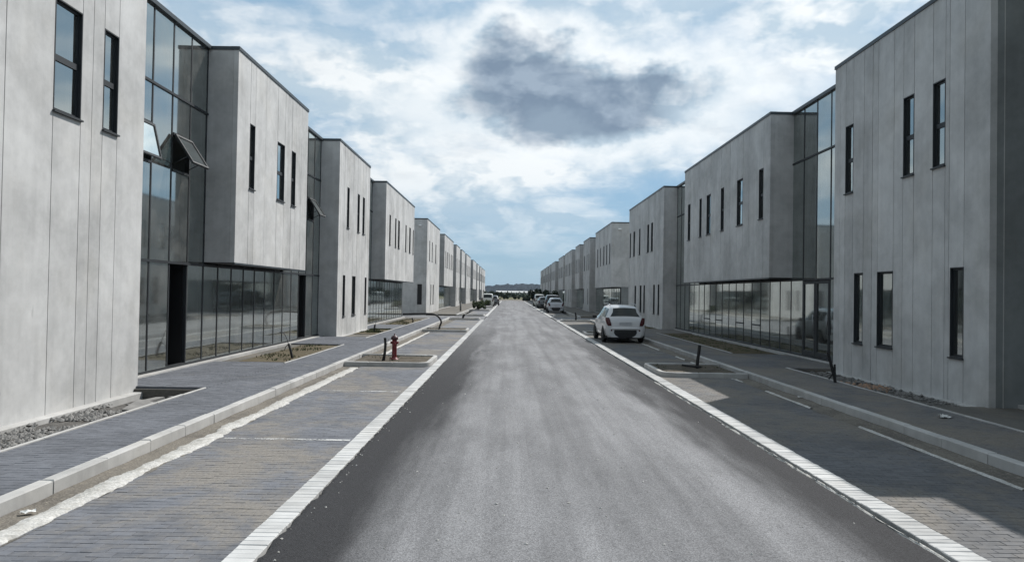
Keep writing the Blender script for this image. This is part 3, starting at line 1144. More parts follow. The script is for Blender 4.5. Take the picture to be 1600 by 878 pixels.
# ---- right row
r1 = concrete_block(1, 13.72, 20.33, True, [(15.15, 15.60), (16.33, 16.78), (19.23, 19.68)], [(14.5, 14.95), (17.19, 17.93), (18.65, 19.13)],
                    'shaded full-height concrete block nearest the camera on the right, six narrow windows',
                    joints=[14.5, 15.0, 15.15, 15.60, 16.33, 16.78, 17.19, 17.93, 18.21, 18.65, 19.23, 19.68, 20.0], end_near=True, deep=22)
concrete_block(1, 25.4, 37.9, False, [(26.08, 26.55), (28.4, 29.12), (30.9, 31.35), (32.95, 33.62), (34.5, 34.9), (36.65, 37.15)], [],
               'shaded concrete block overhanging a long glass shopfront on the right, six upper windows')
concrete_block(1, 43.05, 55.5, True, [(46.25, 46.85), (47.55, 48.15), (50.7, 51.2), (52.9, 53.55), (54.65, 55.1)], [(44.05, 44.5), (45.4, 45.9), (48.75, 49.25), (50.0, 50.65), (52.15, 52.75)],
               'shaded full-height concrete block on the right beside the nearest white car')
b4 = concrete_block(1, 65.0, 77.4, False, [(66.0, 66.5), (68.0, 68.6), (70.1, 70.7), (72.7, 73.2), (75.0, 75.6)], [], 'overhanging concrete block with a round lamp on its end wall, beyond the right side street', deep=22)
l = MB()
l.lathe([(0.02, 0), (0.14, 0.02), (0.16, 0.08), (0.12, 0.15)], 12, (9.6, 64.86, 7.75))
l.build('wall_lamp', 'lamp_glass', b4)
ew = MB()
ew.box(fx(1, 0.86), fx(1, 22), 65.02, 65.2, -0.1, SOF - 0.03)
ew.build('ground_floor_wall', 'shade_dark_concrete', b4)
glazed_facade(1, 20.33, 43.05, [(20.33, 25.45), (37.85, 43.05)], 'dark glass entrance and long shopfront on the right mirroring the sunlit row', 1.033,
              glass_doors=[(22.4, 24.5)], vents=[], low=(8, 10, 13, 15))
glazed_facade(1, 1.0, 13.72, [(1.0, 13.72)], 'tall dark glazing before the nearest right block, at the right edge of the picture', 1.0)
glazed_facade(1, 65.0, 82.9, [(77.4, 82.9)], 'dark glass shopfront under the overhanging block beyond the right side street', 1.1)
far_row(1, FARR, 'right', 90.0)

# ------------------------------------------------------------------ islands and beds


def soil(b, x0, x1, y0, y1, z, amp, step=0.16, seed=0):
    nx = max(2, int(abs(x1 - x0) / step))
    ny = max(2, int(abs(y1 - y0) / step))
    n0 = len(b.v)
    for j in range(ny + 1):
        for i in range(nx + 1):
            x = x0 + (x1 - x0) * i / nx
            y = y0 + (y1 - y0) * j / ny
            edge = min(1, min(i, nx - i, j, ny - j) / 1.5)
            b.v.append((x, y, z + edge * amp * (0.45 + mn.noise(Vector((x * 1.3 + seed, y * 1.3, seed))) + 0.5 * mn.noise(Vector((x * 4 + seed, y * 4, 3))))))
    for j in range(ny):
        for i in range(nx):
            a = n0 + j * (nx + 1) + i
            b.smooth.add(len(b.f))
            b.f.append((a, a + 1, a + nx + 2, a + nx + 1))


def tufts(parent, name, x0, x1, y0, y1, z, n, mat, hmax, seed):
    rr = random.Random(seed)
    b = MB()
    for _ in range(n):
        x, y = rr.uniform(x0, x1), rr.uniform(y0, y1)
        if mn.noise(Vector((x * 0.9 + seed, y * 0.9, 2))) < -0.05: continue
        for k in range(5):
            a = rr.uniform(0, 6.28)
            h = hmax * rr.uniform(0.4, 1)
            lean = rr.uniform(0.2, 0.9) * h
            wv = rr.uniform(0.006, 0.014)
            px, py = -math.sin(a) * wv, math.cos(a) * wv
            n0 = len(b.v)
            b.v += [(x - px, y - py, z - 0.02), (x + px, y + py, z - 0.02), (x + math.cos(a) * lean, y + math.sin(a) * lean, z + h)]
            b.f.append((n0, n0 + 1, n0 + 2))
    if b.f: b.build(name, mat, parent, kind='stuff')


PLACE = {-1: ['around the red hydrant', 'around the arched black pipe', 'at the left corner of the side street', 'just beyond the left side street', 'far along on the left', 'farther along on the left', 'farthest along on the left'],
         1: ['around the straight black pipe', 'behind the nearest white car', 'at the right corner of the side street', 'just beyond the right side street', 'far along on the right', 'farther along on the right', 'farthest along on the right']}
for s, isl in ((-1, ISL_L), (1, ISL_R)):
    xa, xb = ((-4.49, -2.17) if s < 0 else (3.88, 6.09))
    for i, (y0, y1) in enumerate(isl):
        root = thing('planting_island', ((xa + xb) / 2, (y0 + y1) / 2, 0), 'kerbed planting island of bare soil %s' % PLACE[s][i], 'planting island')
        if s < 0 and i == 0:
            root['label'] = 'kerbed planting island of bare soil around the red hydrant'
        tip = xb if s < 0 else xa
        inn = xa if s < 0 else xb
        sg = 1 if s < 0 else -1
        rr = 0.35
        # front and back kerbs in 0.75 m stones, a rounded end towards the road
        for yk, fy in ((y0, 1), (y1 - 0.12, 1)):
            L = abs(tip - inn) - rr
            n = 3
            for k in range(n):
                b = MB()
                p0 = inn + sg * L * k / n
                p1 = inn + sg * L * (k + 1) / n
                b.chbox(min(p0, p1) + 0.004, max(p0, p1) - 0.004, yk, yk + 0.12, -0.1, 0.125, 0.014, 0.003)
                b.build('kerbstone', 'kerb_concrete', root)
        b = MB()
        prev = None
        yc0, yc1 = y0 + rr, y1 - rr
        outer = []
        for k in range(9):
            a = -math.pi / 2 + math.pi / 2 * k / 8
            outer.append((tip - sg * rr + sg * rr * math.cos(a), yc0 + rr * math.sin(a), sg * math.cos(a), math.sin(a)))
        for k in range(9):
            a = math.pi / 2 * k / 8
            outer.append((tip - sg * rr + sg * rr * math.cos(a), yc1 + rr * math.sin(a), sg * math.cos(a), math.sin(a)))
        for (x, y, nx_, ny_) in outer:
            n0 = len(b.v)
            b.v += [(x, y, -0.1), (x, y, 0.112), (x - nx_ * 0.013, y - ny_ * 0.013, 0.125), (x - nx_ * 0.107, y - ny_ * 0.107, 0.125), (x - nx_ * 0.12, y - ny_ * 0.12, 0.112), (x - nx_ * 0.12, y - ny_ * 0.12, -0.1)]
            if prev is not None:
                for q in range(5):
                    b.f.append((prev + q, n0 + q, n0 + q + 1, prev + q + 1))
            prev = n0
        b.build('kerb_end', 'kerb_concrete', root)
        b = MB()
        soil(b, xa + 0.11, xb - 0.11, y0 + 0.11, y1 - 0.11, 0.075, 0.05, 0.14, i * 3.1 + s)
        b.build('soil', 'island_soil', root)
        tufts(root, 'weeds', xa + 0.2, xb - 0.3, y0 + 0.2, y1 - 0.2, 0.09, 60, 'leaf_green', 0.05, 40 + i + s)

BEDS = [(-1, -7.32, -5.91, 20.0, 26.3, 'planting bed of dry soil in front of the nearest left shopfront', 0.03),
        (-1, -7.08, -5.91, 33.6, 38.0, 'small weedy planting bed at the foot of the left block behind the hydrant', 0.04),
        (-1, -7.32, -5.91, 43.3, 52.0, 'weedy planting bed under the long six-window block on the left', 0.05),
        (1, 7.70, 9.30, 25.6, 37.6, 'dark grassy planting bed along the long right-hand shopfront', 0.08),
        (1, 7.70, 8.72, 43.3, 55.0, 'planting bed at the foot of the right block beside the white car', 0.05)]
for i, (s, x0, x1, y0, y1, lab, amp) in enumerate(BEDS):
    root = thing('planting_bed', ((x0 + x1) / 2, (y0 + y1) / 2, 0.05), lab, 'planting bed')
    b = MB()
    soil(b, x0, x1, y0, y1, 0.105, amp, 0.2, i * 7.7)
    b.build('soil', 'bed_soil', root)
    tufts(root, 'weeds', x0 + 0.1, x1 - 0.1, y0 + 0.1, y1 - 0.1, 0.12, 900 if i in (1, 2, 3) else 420, 'leaf_green', 0.075, 90 + i)

# gravel strip beside the first left block, its stones, and rubble
root = thing('gravel_strip', (-6.5, 9, 0), 'trench of loose gravel between the left sidewalk and the nearest concrete block', 'gravel')
b = MB()
soil(b, -7.12, -5.91, 3.0, 13.0, -0.06, 0.05, 0.14, 4)
soil(b, -7.12, -5.91, 13.0, 14.4, -0.10, 0.04, 0.14, 5)
b.build('gravel_ground', 'gravel_bed', root)
st = MB()
rr = random.Random(5)


def stone(b, x, y, z, r, rr, sx=1.0):
    n0 = len(b.v)
    pts = [(0, 0, -0.7), (0, 0, 0.75)] + [(math.cos(a), math.sin(a), rr.uniform(-0.3, 0.3)) for a in (0, 1.05, 2.1, 3.14, 4.19, 5.24)]
    for p in pts:
        k = r * rr.uniform(0.7, 1.15)
        b.v.append((x + p[0] * k * sx, y + p[1] * k, z + p[2] * k))
    for k in range(6):
        a, c = n0 + 2 + k, n0 + 2 + (k + 1) % 6
        b.f.append((n0 + 1, a, c))
        b.f.append((n0, c, a))


for _ in range(5200):
    y = rr.uniform(4.0, 13.2)
    x = -7.1 + 1.15 * rr.random()
    if y > 10.8 and mn.noise(Vector((x * 2, y * 2, 0))) < 0: continue
    stone(st, x, y, -0.035 + 0.03 * rr.random(), rr.choice((0.018, 0.022, 0.028, 0.04, 0.055)), rr)
st.build('gravel_stones', 'stone_grey', root, kind='stuff')

for i, (x, y, z, sx, sy, sz, rz, lab) in enumerate((
        (-6.25, 12.55, 0.02, 0.30, 0.62, 0.13, 0.15, 'broken concrete slab lying in the gravel trench nearest the block end'),
        (-6.45, 13.35, 0.0, 0.24, 0.50, 0.12, -0.4, 'smaller broken concrete slab tilted in the trench behind the first slab'),
        (-6.20, 13.75, -0.02, 0.16, 0.22, 0.14, 0.7, 'pale lump of concrete at the far end of the gravel trench'))):
    b = MB()
    rr = random.Random(i)
    b.chbox(-sx / 2, sx / 2, -sy / 2, sy / 2, -sz / 2, sz / 2, 0.02, 0.02)
    b.v = [(q[0] + rr.uniform(-0.02, 0.02), q[1] + rr.uniform(-0.02, 0.02), q[2]) for q in b.v]
    o = b.build('concrete_rubble', 'stone_grey', None, label=lab, cat='rubble')
    o.location = (x, y, z)
    o.rotation_euler = (0.1, 0.12 * (-1) ** i, rz)

# rubble strip beside the first right block
root = thing('rubble_strip', (8.2, 17, 0), 'strip of sand and rubble at the foot of the nearest right block', 'rubble')
b = MB()
soil(b, 7.69, 8.76, 13.9, 20.35, 0.02, 0.05, 0.14, 9)
b.build('rubble_ground', 'gravel_bed', root)
st = MB()
rr = random.Random(11)
for _ in range(700):
    stone(st, rr.uniform(7.72, 8.72), rr.uniform(14.0, 20.2), 0.045 + 0.02 * rr.random(), rr.choice((0.015, 0.02, 0.03, 0.05)), rr)
st.build('rubble_stones', 'stone_grey', root, kind='stuff')
st = MB()
for _ in range(160):
    stone(st, rr.gauss(8.25, 0.22), rr.gauss(17.0, 0.35), 0.06, rr.choice((0.02, 0.03, 0.05)), rr)
st.build('brick_rubble', 'orange_rubble', root, kind='stuff')

# ------------------------------------------------------------------ hydrant
hy = thing('fire_hydrant', (-3.31, 21.45, 0.10), 'red pillar fire hydrant with dark cap in the near left planting island', 'hydrant')
ox, oy, oz = hy.location
b = MB()
b.lathe([(0.12, 0.0), (0.12, 0.03), (0.075, 0.04), (0.07, 0.08), (0.068, 0.40), (0.072, 0.42), (0.072, 0.56)], 18, (ox, oy, oz))
b.build('barrel', 'hydrant_red', hy)
b = MB()
b.lathe([(0.072, 0.56), (0.105, 0.57), (0.108, 0.60), (0.095, 0.64), (0.055, 0.68), (0.022, 0.69), (0.022, 0.735), (0.012, 0.74)], 18, (ox, oy, oz))
b.build('cap', 'hydrant_cap', hy)
for sx in (-1, 1):
    b = MB()
    b.tube([(ox + sx * 0.06, oy, oz + 0.48), (ox + sx * 0.095, oy, oz + 0.48)], 0.034, 12)
    b.tube([(ox + sx * 0.095, oy, oz + 0.48), (ox + sx * 0.115, oy, oz + 0.48)], 0.040, 8)
    b.build('outlet', 'hydrant_red', hy)
b = MB()
b.tube([(ox, oy - 0.06, oz + 0.44), (ox, oy - 0.13, oz + 0.44)], 0.048, 12)
b.build('front_outlet', 'hydrant_red', hy)
b = MB()
for k in range(6):
    a = k * math.pi / 3
    b.lathe([(0.012, 0.03), (0.012, 0.045)], 6, (ox + 0.098 * math.cos(a), oy + 0.098 * math.sin(a), oz))
b.build('flange_bolts', 'hydrant_cap', hy, kind='stuff')


# ------------------------------------------------------------------ conduit pipes
def bez(pts, n=40):
    """Catmull-Rom through pts"""
    P = [Vector(p) for p in pts]
    P = [P[0] * 2 - P[1]] + P + [P[-1] * 2 - P[-2]]
    out = []
    for i in range(1, len(P) - 2):
        for k in range(n):
            t = k / n
            a, b_, c, d_ = P[i - 1], P[i], P[i + 1], P[i + 2]
            out.append(0.5 * ((2 * b_) + (c - a) * t + (2 * a - 5 * b_ + 4 * c - d_) * t * t + (3 * b_ - a - 3 * c + d_) * t ** 3))
    out.append(P[-2])
    return out


def ribbed(b, pts, r):
    path = bez(pts)
    L = sum((path[i + 1] - path[i]).length for i in range(len(path) - 1))
    n = max(8, int(L / 0.012))
    acc = [0.0]
    for i in range(len(path) - 1): acc.append(acc[-1] + (path[i + 1] - path[i]).length)
    out, rad = [], []
    j = 0
    for k in range(n + 1):
        q = L * k / n
        while j < len(acc) - 2 and acc[j + 1] < q: j += 1
        f = (q - acc[j]) / max(1e-6, acc[j + 1] - acc[j])
        out.append(path[j].lerp(path[j + 1], min(1, f)))
        rad.append(r * (1.0 if k % 2 else 0.88))
    b.tube(out, rad, 10)


def conduit(base, pipes, cables, label):
    root = thing('conduit_pipe', base, label, 'pipe')
    bx, by, bz = base
    for pts, r in pipes:
        b = MB()
        ribbed(b, [(bx + p[0], by + p[1], bz + p[2]) for p in pts], r)
        b.build('pipe', 'conduit_plastic', root)
    for pts, r in cables:
        b = MB()
        b.tube(bez([(bx + p[0], by + p[1], bz + p[2]) for p in pts], 14), r, 6)
        b.build('cable', 'cable', root)
    return root


conduit((-3.56, 21.35, 0.08), [([(-0.04, 0, -0.05), (-0.01, 0, 0.20), (0.0, 0.02, 0.45), (-0.015, 0.02, 0.64)], 0.040), ([(-0.08, 0.03, -0.05), (-0.04, 0.02, 0.12), (-0.01, 0.04, 0.30)], 0.030)],
        [([(0.0, 0.02, 0.40), (0.06, 0.03, 0.50), (0.09, 0.02, 0.60)], 0.005)], 'short upright black conduit pipe close to the left of the red hydrant')
conduit((-6.19, 21.05, 0.10), [([(0.06, 0, -0.05), (0.0, 0, 0.22), (-0.07, 0.02, 0.42)], 0.036)],
        [([(-0.07, 0.02, 0.40), (-0.13, 0.02, 0.58), (-0.19, 0.0, 0.70), (-0.24, 0.0, 0.74), (-0.33, 0, 0.745)], 0.011), ([(-0.07, 0.02, 0.40), (-0.16, 0.06, 0.34), (-0.20, 0.06, 0.22)], 0.010)],
        'black conduit with a kinked bare cable in the dry bed before the left shopfront')
conduit((-3.55, 38.45, 0.08), [([(-0.10, 0, -0.05), (-0.05, 0, 0.20), (0.02, 0, 0.42), (-0.07, 0, 0.62), (-0.28, 0, 0.79), (-0.62, 0.02, 0.84), (-1.2, 0.05, 0.83), (-2.0, 0.10, 0.80)], 0.050)], [],
        'long black conduit pipe bent over in an arch towards the left sidewalk')
conduit((-6.42, 35.2, 0.10), [([(0.0, 0, -0.05), (0.02, 0, 0.20), (0.05, 0, 0.36)], 0.045)], [([(0.05, 0, 0.34), (0.12, 0, 0.55), (0.15, 0, 0.72)], 0.010)],
        'stub of black conduit in the weedy bed behind the red hydrant')
conduit((-6.05, 46.5, 0.10), [([(0.0, 0, -0.05), (0.0, 0, 0.16), (-0.06, 0, 0.30)], 0.045)], [],
        'small black conduit stub in the bed under the long six-window block')
conduit((-3.50, 55.5, 0.08), [([(0.0, 0, -0.05), (0.05, 0, 0.15), (0.14, 0, 0.34)], 0.085)], [],
        'thick black conduit stub in the island at the left street corner')
conduit((5.19, 20.35, 0.08), [([(0.0, 0, -0.05), (0.01, 0, 0.2), (0.04, 0.0, 0.42), (0.06, 0.0, 0.64)], 0.046), ([(0.10, -0.05, 0.05), (-0.15, -0.03, 0.06), (-0.42, 0.02, 0.09)], 0.030)], [],
        'straight black conduit pipe standing in the near right planting island')
conduit((7.52, 17.05, 0.10), [([(0.03, 0, -0.04), (0.0, 0, 0.14), (-0.06, 0.02, 0.40), (-0.15, 0.03, 0.74)], 0.036), ([(0.04, 0.04, -0.02), (0.02, 0.02, 0.18), (0.0, 0.0, 0.45)], 0.026), ([(-0.02, 0.02, 0.26), (-0.08, 0.0, 0.18), (-0.13, 0, 0.11)], 0.018)],
        [([(-0.08, 0.02, 0.50), (-0.16, 0.0, 0.60), (-0.26, 0, 0.57)], 0.008)], 'bundle of leaning black conduits beside the nearest right block')
conduit((5.0, 55.6, 0.08), [([(0.0, 0, -0.05), (0.02, 0, 0.25), (-0.04, 0, 0.60)], 0.07)], [], 'black conduit pipe in the island at the right street corner')
conduit((4.9, 38.3, 0.08), [([(0.0, 0, -0.05), (0.02, 0, 0.25), (0.04, 0, 0.50)], 0.05)], [], 'black conduit pipe in the island behind the nearest white car')
pst = MB()
pst.tube([(-5.05, 76.5, 0.1), (-5.05, 76.5, 1.1)], 0.09, 10)
pst.tube([(-5.05, 76.5, 1.1), (-5.05, 76.5, 1.16)], [0.11, 0.05], 10)
pst.build('bollard', 'stone_grey', None, label='grey concrete bollard on the left kerb beyond the side street', cat='bollard')


# ------------------------------------------------------------------ cars
def lerp_tab(tab, y):
    for a, c in zip(tab[:-1], tab[1:]):
        if a[0] <= y <= c[0]:
            t = (y - a[0]) / (c[0] - a[0])
            return [a[i] + (c[i] - a[i]) * t for i in range(1, len(a))]
    return list(tab[0][1:]) if y < tab[0][0] else list(tab[-1][1:])


# y, roof height, half width, half width at roof edge
HATCH = [(-2.03, 0.60, 0.70, 0.60), (-2.00, 0.80, 0.80, 0.62), (-1.97, 0.98, 0.835, 0.66), (-1.90, 1.06, 0.845, 0.66), (-1.66, 1.40, 0.855, 0.60), (-1.56, 1.465, 0.858, 0.60), (-1.2, 1.505, 0.862, 0.605),
         (-0.4, 1.525, 0.865, 0.61), (0.2, 1.50, 0.865, 0.60), (0.48, 1.44, 0.865, 0.59), (1.12, 1.00, 0.86, 0.66), (1.5, 0.93, 0.84, 0.64), (1.85, 0.80, 0.79, 0.60), (1.98, 0.66, 0.70, 0.55), (2.03, 0.50, 0.62, 0.5)]
BOXY = [(-2.03, 0.60, 0.72, 0.62), (-2.00, 0.85, 0.82, 0.66), (-1.97, 1.05, 0.85, 0.70), (-1.93, 1.20, 0.86, 0.70), (-1.80, 1.68, 0.865, 0.70), (-1.70, 1.76, 0.868, 0.69), (-1.2, 1.80, 0.87, 0.69),
        (-0.4, 1.81, 0.87, 0.69), (0.3, 1.78, 0.87, 0.68), (0.6, 1.68, 0.87, 0.67), (1.25, 1.12, 0.86, 0.68), (1.6, 1.02, 0.84, 0.66), (1.88, 0.86, 0.79, 0.62), (1.98, 0.66, 0.72, 0.55), (2.03, 0.50, 0.64, 0.5)]


def car(x, y, rz, tab, paint, label, group=None, rails=False, scale=1.0):
    root = thing('parked_car', (0, 0, 0), label, 'car', group)
    ZB = 0.95 if tab is HATCH else 1.02

    def sect(yy):
        zt, wv, wr = lerp_tab(tab, yy)
        tall = max(0.0, min(1.0, (zt - ZB - 0.03) / 0.25))
        belt = min(ZB, zt - 0.05)
        rs = (wr * tall + wv * 0.95 * (1 - tall), zt - 0.06 * tall - 0.025 * (1 - tall))
        rt_ = (rs[0] - 0.13, zt)
        return [(wv * 0.88, 0.24), (wv * 0.97, 0.34), (wv * 1.005, 0.60), (wv * 0.985, min(belt, 0.85)), (wv * 0.955, belt), rs, rt_, (rt_[0] * 0.5, zt + 0.012), (0.0, zt + 0.018)]
    stations = []
    for a, c in zip(tab[:-1], tab[1:]):
        n = max(1, int((c[0] - a[0]) / 0.12))
        stations += [a[0] + (c[0] - a[0]) * k / n for k in range(n)]
    stations.append(tab[-1][0])
    b = MB()
    prev = None
    for yy in stations:
        h = sect(yy)
        ring = [(px, yy, pz) for px, pz in h] + [(-px, yy, pz) for px, pz in reversed(h[:-1])]
        n0 = len(b.v)
        b.v += ring
        m_ = len(ring)
        if prev is not None:
            for k in range(m_):
                k2 = (k + 1) % m_
                b.smooth.add(len(b.f))
                b.f.append((prev + k, n0 + k, n0 + k2, prev + k2))
        else:
            b.f.append(tuple(n0 + k for k in range(m_)))
        prev = n0
    b.f.append(tuple(prev + k for k in reversed(range(m_))))
    b.build('body', paint, root)

    def side_pane(sg, ya, yb, t0=0.14, t1=0.90):
        p = MB()
        n = 8
        for k in range(n + 1):
            yy = ya + (yb - ya) * k / n
            h = sect(yy)
            A, B = h[4], h[5]
            for t in (t0, t1):
                p.v.append((sg * (A[0] + (B[0] - A[0]) * t + 0.007), yy, A[1] + (B[1] - A[1]) * t + 0.003))
        for k in range(n):
            q = (2 * k, 2 * k + 2, 2 * k + 3, 2 * k + 1)
            p.f.append(q if sg > 0 else q[::-1])
        p.build('side_window', 'car_glass', root)
    for sg in (-1, 1):
        side_pane(sg, -1.52, -0.98)
        side_pane(sg, -0.90, -0.08)
        side_pane(sg, 0.0, 0.78)

    def cross_pane(nm, ya, yb, inset, off):
        p = MB()
        n = 6
        for k in range(n + 1):
            yy = ya + (yb - ya) * k / n
            h = sect(yy)
            wv = h[5][0] - inset
            for fx_ in (-1, -0.5, 0, 0.5, 1):
                zt = h[8][1] + (h[6][1] - h[8][1]) * abs(fx_) - (0.012 if abs(fx_) == 1 else 0)
                p.v.append((wv * fx_, yy + off[0], zt + off[1]))
        for k in range(n):
            for i in range(4):
                a = k * 5 + i
                p.f.append((a, a + 1, a + 6, a + 5))
        p.build(nm, 'car_glass', root)
    r_lo, r_hi = (tab[3][0] + 0.01, tab[4][0])
    cross_pane('rear_window', r_lo, r_hi, 0.11, (-0.012, 0.010))
    cross_pane('windscreen', tab[9][0] + 0.06, tab[10][0] - 0.05, 0.07, (0.012, 0.012))
    # wheels
    for sg in (-1, 1):
        for wy in (-1.27, 1.28):
            a = MB()
            a.lathe([(0.355, -0.002), (0.355, 0.010)], 24, (sg * 0.862 - 0.004, wy, 0.33), 'x')
            a.build('wheel_arch', 'black_plastic', root)
            wr_ = bpy.data.objects.new('wheel', None)
            COL.objects.link(wr_)
            wr_.parent = root
            wr_.location = (sg * 0.80, wy, 0.315)
            tm = MB()
            pr_ = [(0.20, -0.085), (0.28, -0.095), (0.312, -0.075), (0.315, 0), (0.312, 0.075), (0.28, 0.095), (0.20, 0.085)]
            tm.lathe(pr_, 24, wr_.location, 'x')
            tm.build('tyre', 'tyre', wr_)
            rm = MB()
            rm.lathe([(0.205, 0.0), (0.20, 0.075 * 1), (0.10, 0.055), (0.03, 0.085)] if sg > 0 else [(0.205, 0.0), (0.20, -0.075), (0.10, -0.055), (0.03, -0.085)], 20, wr_.location, 'x')
            rm.build('rim', 'rim', wr_)
    # lamps, bumper, plate
    for sg in (-1, 1):
        p = MB()
        zs = ((0.70, 0.765, 0.60), (0.80, 0.80, 0.615), (0.93, 0.825, 0.66), (1.03, 0.815, 0.70)) if tab is HATCH else ((0.75, 0.80, 0.66), (0.9, 0.825, 0.67), (1.05, 0.835, 0.70), (1.25, 0.835, 0.73))
        n0 = len(p.v)
        for z, xo, xi in zs:
            yb = -2.025 + 0.30 * max(0, z - 0.82) ** 1.2
            p.v += [(sg * (xo + 0.02), yb + 0.16, z), (sg * (xo + 0.012), yb + 0.03, z), (sg * (xo - 0.05), yb - 0.006, z), (sg * xi, yb - 0.008, z)]
        for k in range(3):
            for q in range(3):
                a = n0 + 4 * k + q
                f = (a, a + 1, a + 5, a + 4)
                p.f.append(f if sg < 0 else f[::-1])
        p.build('tail_light', 'tail_red', root)
        hl = MB()
        hl.tube([(sg * 0.62, 1.93, 0.68), (sg * 0.62, 1.985, 0.68)], [0.12, 0.10], 14)
        hl.build('headlight', 'lamp_clear', root)
        mr = MB()
        mr.chbox(sg * 0.96 - 0.10, sg * 0.96 + 0.10, 0.62, 0.74, 0.93, 1.08, 0.03)
        mr.build('mirror', 'black_plastic', root)
        rf_ = MB()
        rf_.tube([(sg * 0.60, -2.03, 0.52), (sg * 0.60, -2.055, 0.52)], 0.035, 12)
        rf_.build('reflector', 'tail_red', root)
    bp = MB()
    prev = None
    for k in range(13):
        xx = -0.86 + 1.72 * k / 12
        yb = -2.05 + 0.16 * abs(xx / 0.86) ** 4
        n0 = len(bp.v)
        bp.v += [(xx, yb + 0.25, 0.56), (xx, yb + 0.004, 0.555), (xx, yb, 0.42), (xx, yb + 0.02, 0.22), (xx, yb + 0.25, 0.20)]
        if prev is not None:
            for q in range(4):
                bp.f.append((prev + q, n0 + q, n0 + q + 1, prev + q + 1))
        prev = n0
    bp.build('lower_bumper', 'black_plastic', root)
    ub = MB()
    prev = None
    for k in range(25):
        xx = -0.85 + 1.70 * k / 24
        yb = -2.055 + 0.16 * abs(xx / 0.85) ** 4
        n0 = len(ub.v)
        lo_z = 0.54 - 0.24 * min(1, max(0, (abs(xx) - 0.60) / 0.16))
        ub.v += [(xx, yb + 0.12, 0.66), (xx, yb, 0.645), (xx, yb - 0.016, 0.60), (xx, yb - 0.012, lo_z), (xx, yb + 0.1, lo_z - 0.006)]
        if prev is not None:
            for q in range(4):
                ub.smooth.add(len(ub.f))
                ub.f.append((prev + q, n0 + q, n0 + q + 1, prev + q + 1))
        prev = n0
    ub.build('bumper', paint, root)
    p = MB()
    p.box(-0.26, 0.26, -2.030, -2.012, 0.735, 0.845)
    p.build('number_plate', 'plate', root)
    if rails:
        for sg in (-1, 1):
            q = MB()
            q.tube([(sg * 0.56, -1.3, 1.50), (sg * 0.57, -1.2, 1.56), (sg * 0.58, -0.4, 1.585), (sg * 0.57, 0.2, 1.555), (sg * 0.56, 0.3, 1.49)], 0.018, 8)
            q.build('roof_rail', 'rim', root)
    q = MB()
    q.tube([(0, -1.1, 1.49 if tab is HATCH else 1.78), (0, -1.3, 1.70 if tab is HATCH else 1.98)], [0.006, 0.003], 5)
    q.build('aerial', 'black_plastic', root)
    # underbody
    ud = MB()
    ud.box(-0.72, 0.72, -1.85, 1.85, 0.18, 0.30)
    ud.build('underbody', 'black_plastic', root)
    root.location = (x, y, 0.0)
    root.rotation_euler = (0, 0, rz)
    root.scale = (scale, scale, scale * 1.06)
    return root


car(4.93, 33.6, 0.02, HATCH, 'car_white', 'white hatchback parked nearest on the right, rear towards the camera', rails=True)
car(5.00, 81.3, 0.0, HATCH, 'car_silver', 'silver hatchback parked beyond the right side street', 'cars parked along the right kerb')
car(5.05, 88.2, 0.0, BOXY, 'car_dark', 'black tall car parked just ahead of the silver hatchback', 'cars parked along the right kerb')
car(4.80, 104.5, 0.02, HATCH, 'car_grey', 'dark grey car parked between the black car and the far white car', 'cars parked along the right kerb')
car(4.70, 117.5, 0.0, BOXY, 'car_cream', 'pale boxy car farthest along the right kerb', 'cars parked along the right kerb')
car(-3.15, 108.5, 0.0, BOXY, 'car_cream', 'pale boxy car parked far along the left kerb', 'cars parked along the left kerb')
car(-2.55, 121.0, 0.0, HATCH, 'car_grey', 'dark grey car parked beyond the pale car on the left', 'cars parked along the left kerb')

# ------------------------------------------------------------------ debris
rr = random.Random(21)
for (x, y, z, sz, lab, rz) in ((7.2, 12.2, PAVE + 0.012, 0.22, 'crumpled white plastic scrap on the near right sidewalk', 0.4),
                               (6.03, 15.3, 0.02, 0.09, 'small pale stone in the right gutter', 0.2),
                               (5.56, 18.35, 0.03, 0.08, 'small white scrap by the near right planting island', 1.0),
                               (-4.33, 6.75, 0.012, 0.12, 'flattened pale wrapper in the left gutter', 0.6)):
    b = MB()
    n0 = 0
    N = 7
    for j in range(N):
        for i in range(N):
            u_, v_ = (i / (N - 1) - 0.5) * sz, (j / (N - 1) - 0.5) * sz * 0.6
            b.v.append((u_ + rr.uniform(-1, 1) * sz * 0.04, v_ + rr.uniform(-1, 1) * sz * 0.04, abs(rr.gauss(0, 1)) * sz * 0.10))
    for j in range(N - 1):
        for i in range(N - 1):
            a = j * N + i
            b.f.append((a, a + 1, a + N + 1, a + N))
    o = b.build('litter_scrap', 'white_sheet', None, label=lab, cat='litter')
    o.location = (x, y, z)
    o.rotation_euler = (0, 0, rz)

sp = MB()
for _ in range(330):
    y = 4.5 + 22 * rr.random() ** 1.5
    x = rr.uniform(-1.2, 3.2) if rr.random() < 0.5 else rr.gauss(0.55, 0.5)
    if not (-1.8 < x < 3.4): continue
    t = (x - 0.85) / 2.7
    zz = 0.043 - 0.030 * t * t
    r_ = rr.choice((0.005, 0.006, 0.008, 0.010, 0.016))
    stone(sp, x, y, zz, r_, rr)
for _ in range(90):
    y = 4.2 + 14 * rr.random() ** 1.4
    x = ROAD_L + abs(rr.gauss(0, 0.09)) + 0.03
    stone(sp, x, y, 0.02, rr.choice((0.004, 0.006, 0.010, 0.014)), rr)
sp.build('road_grit', 'mortar', None, label='pale grit and mortar crumbs scattered over the asphalt', kind='stuff')


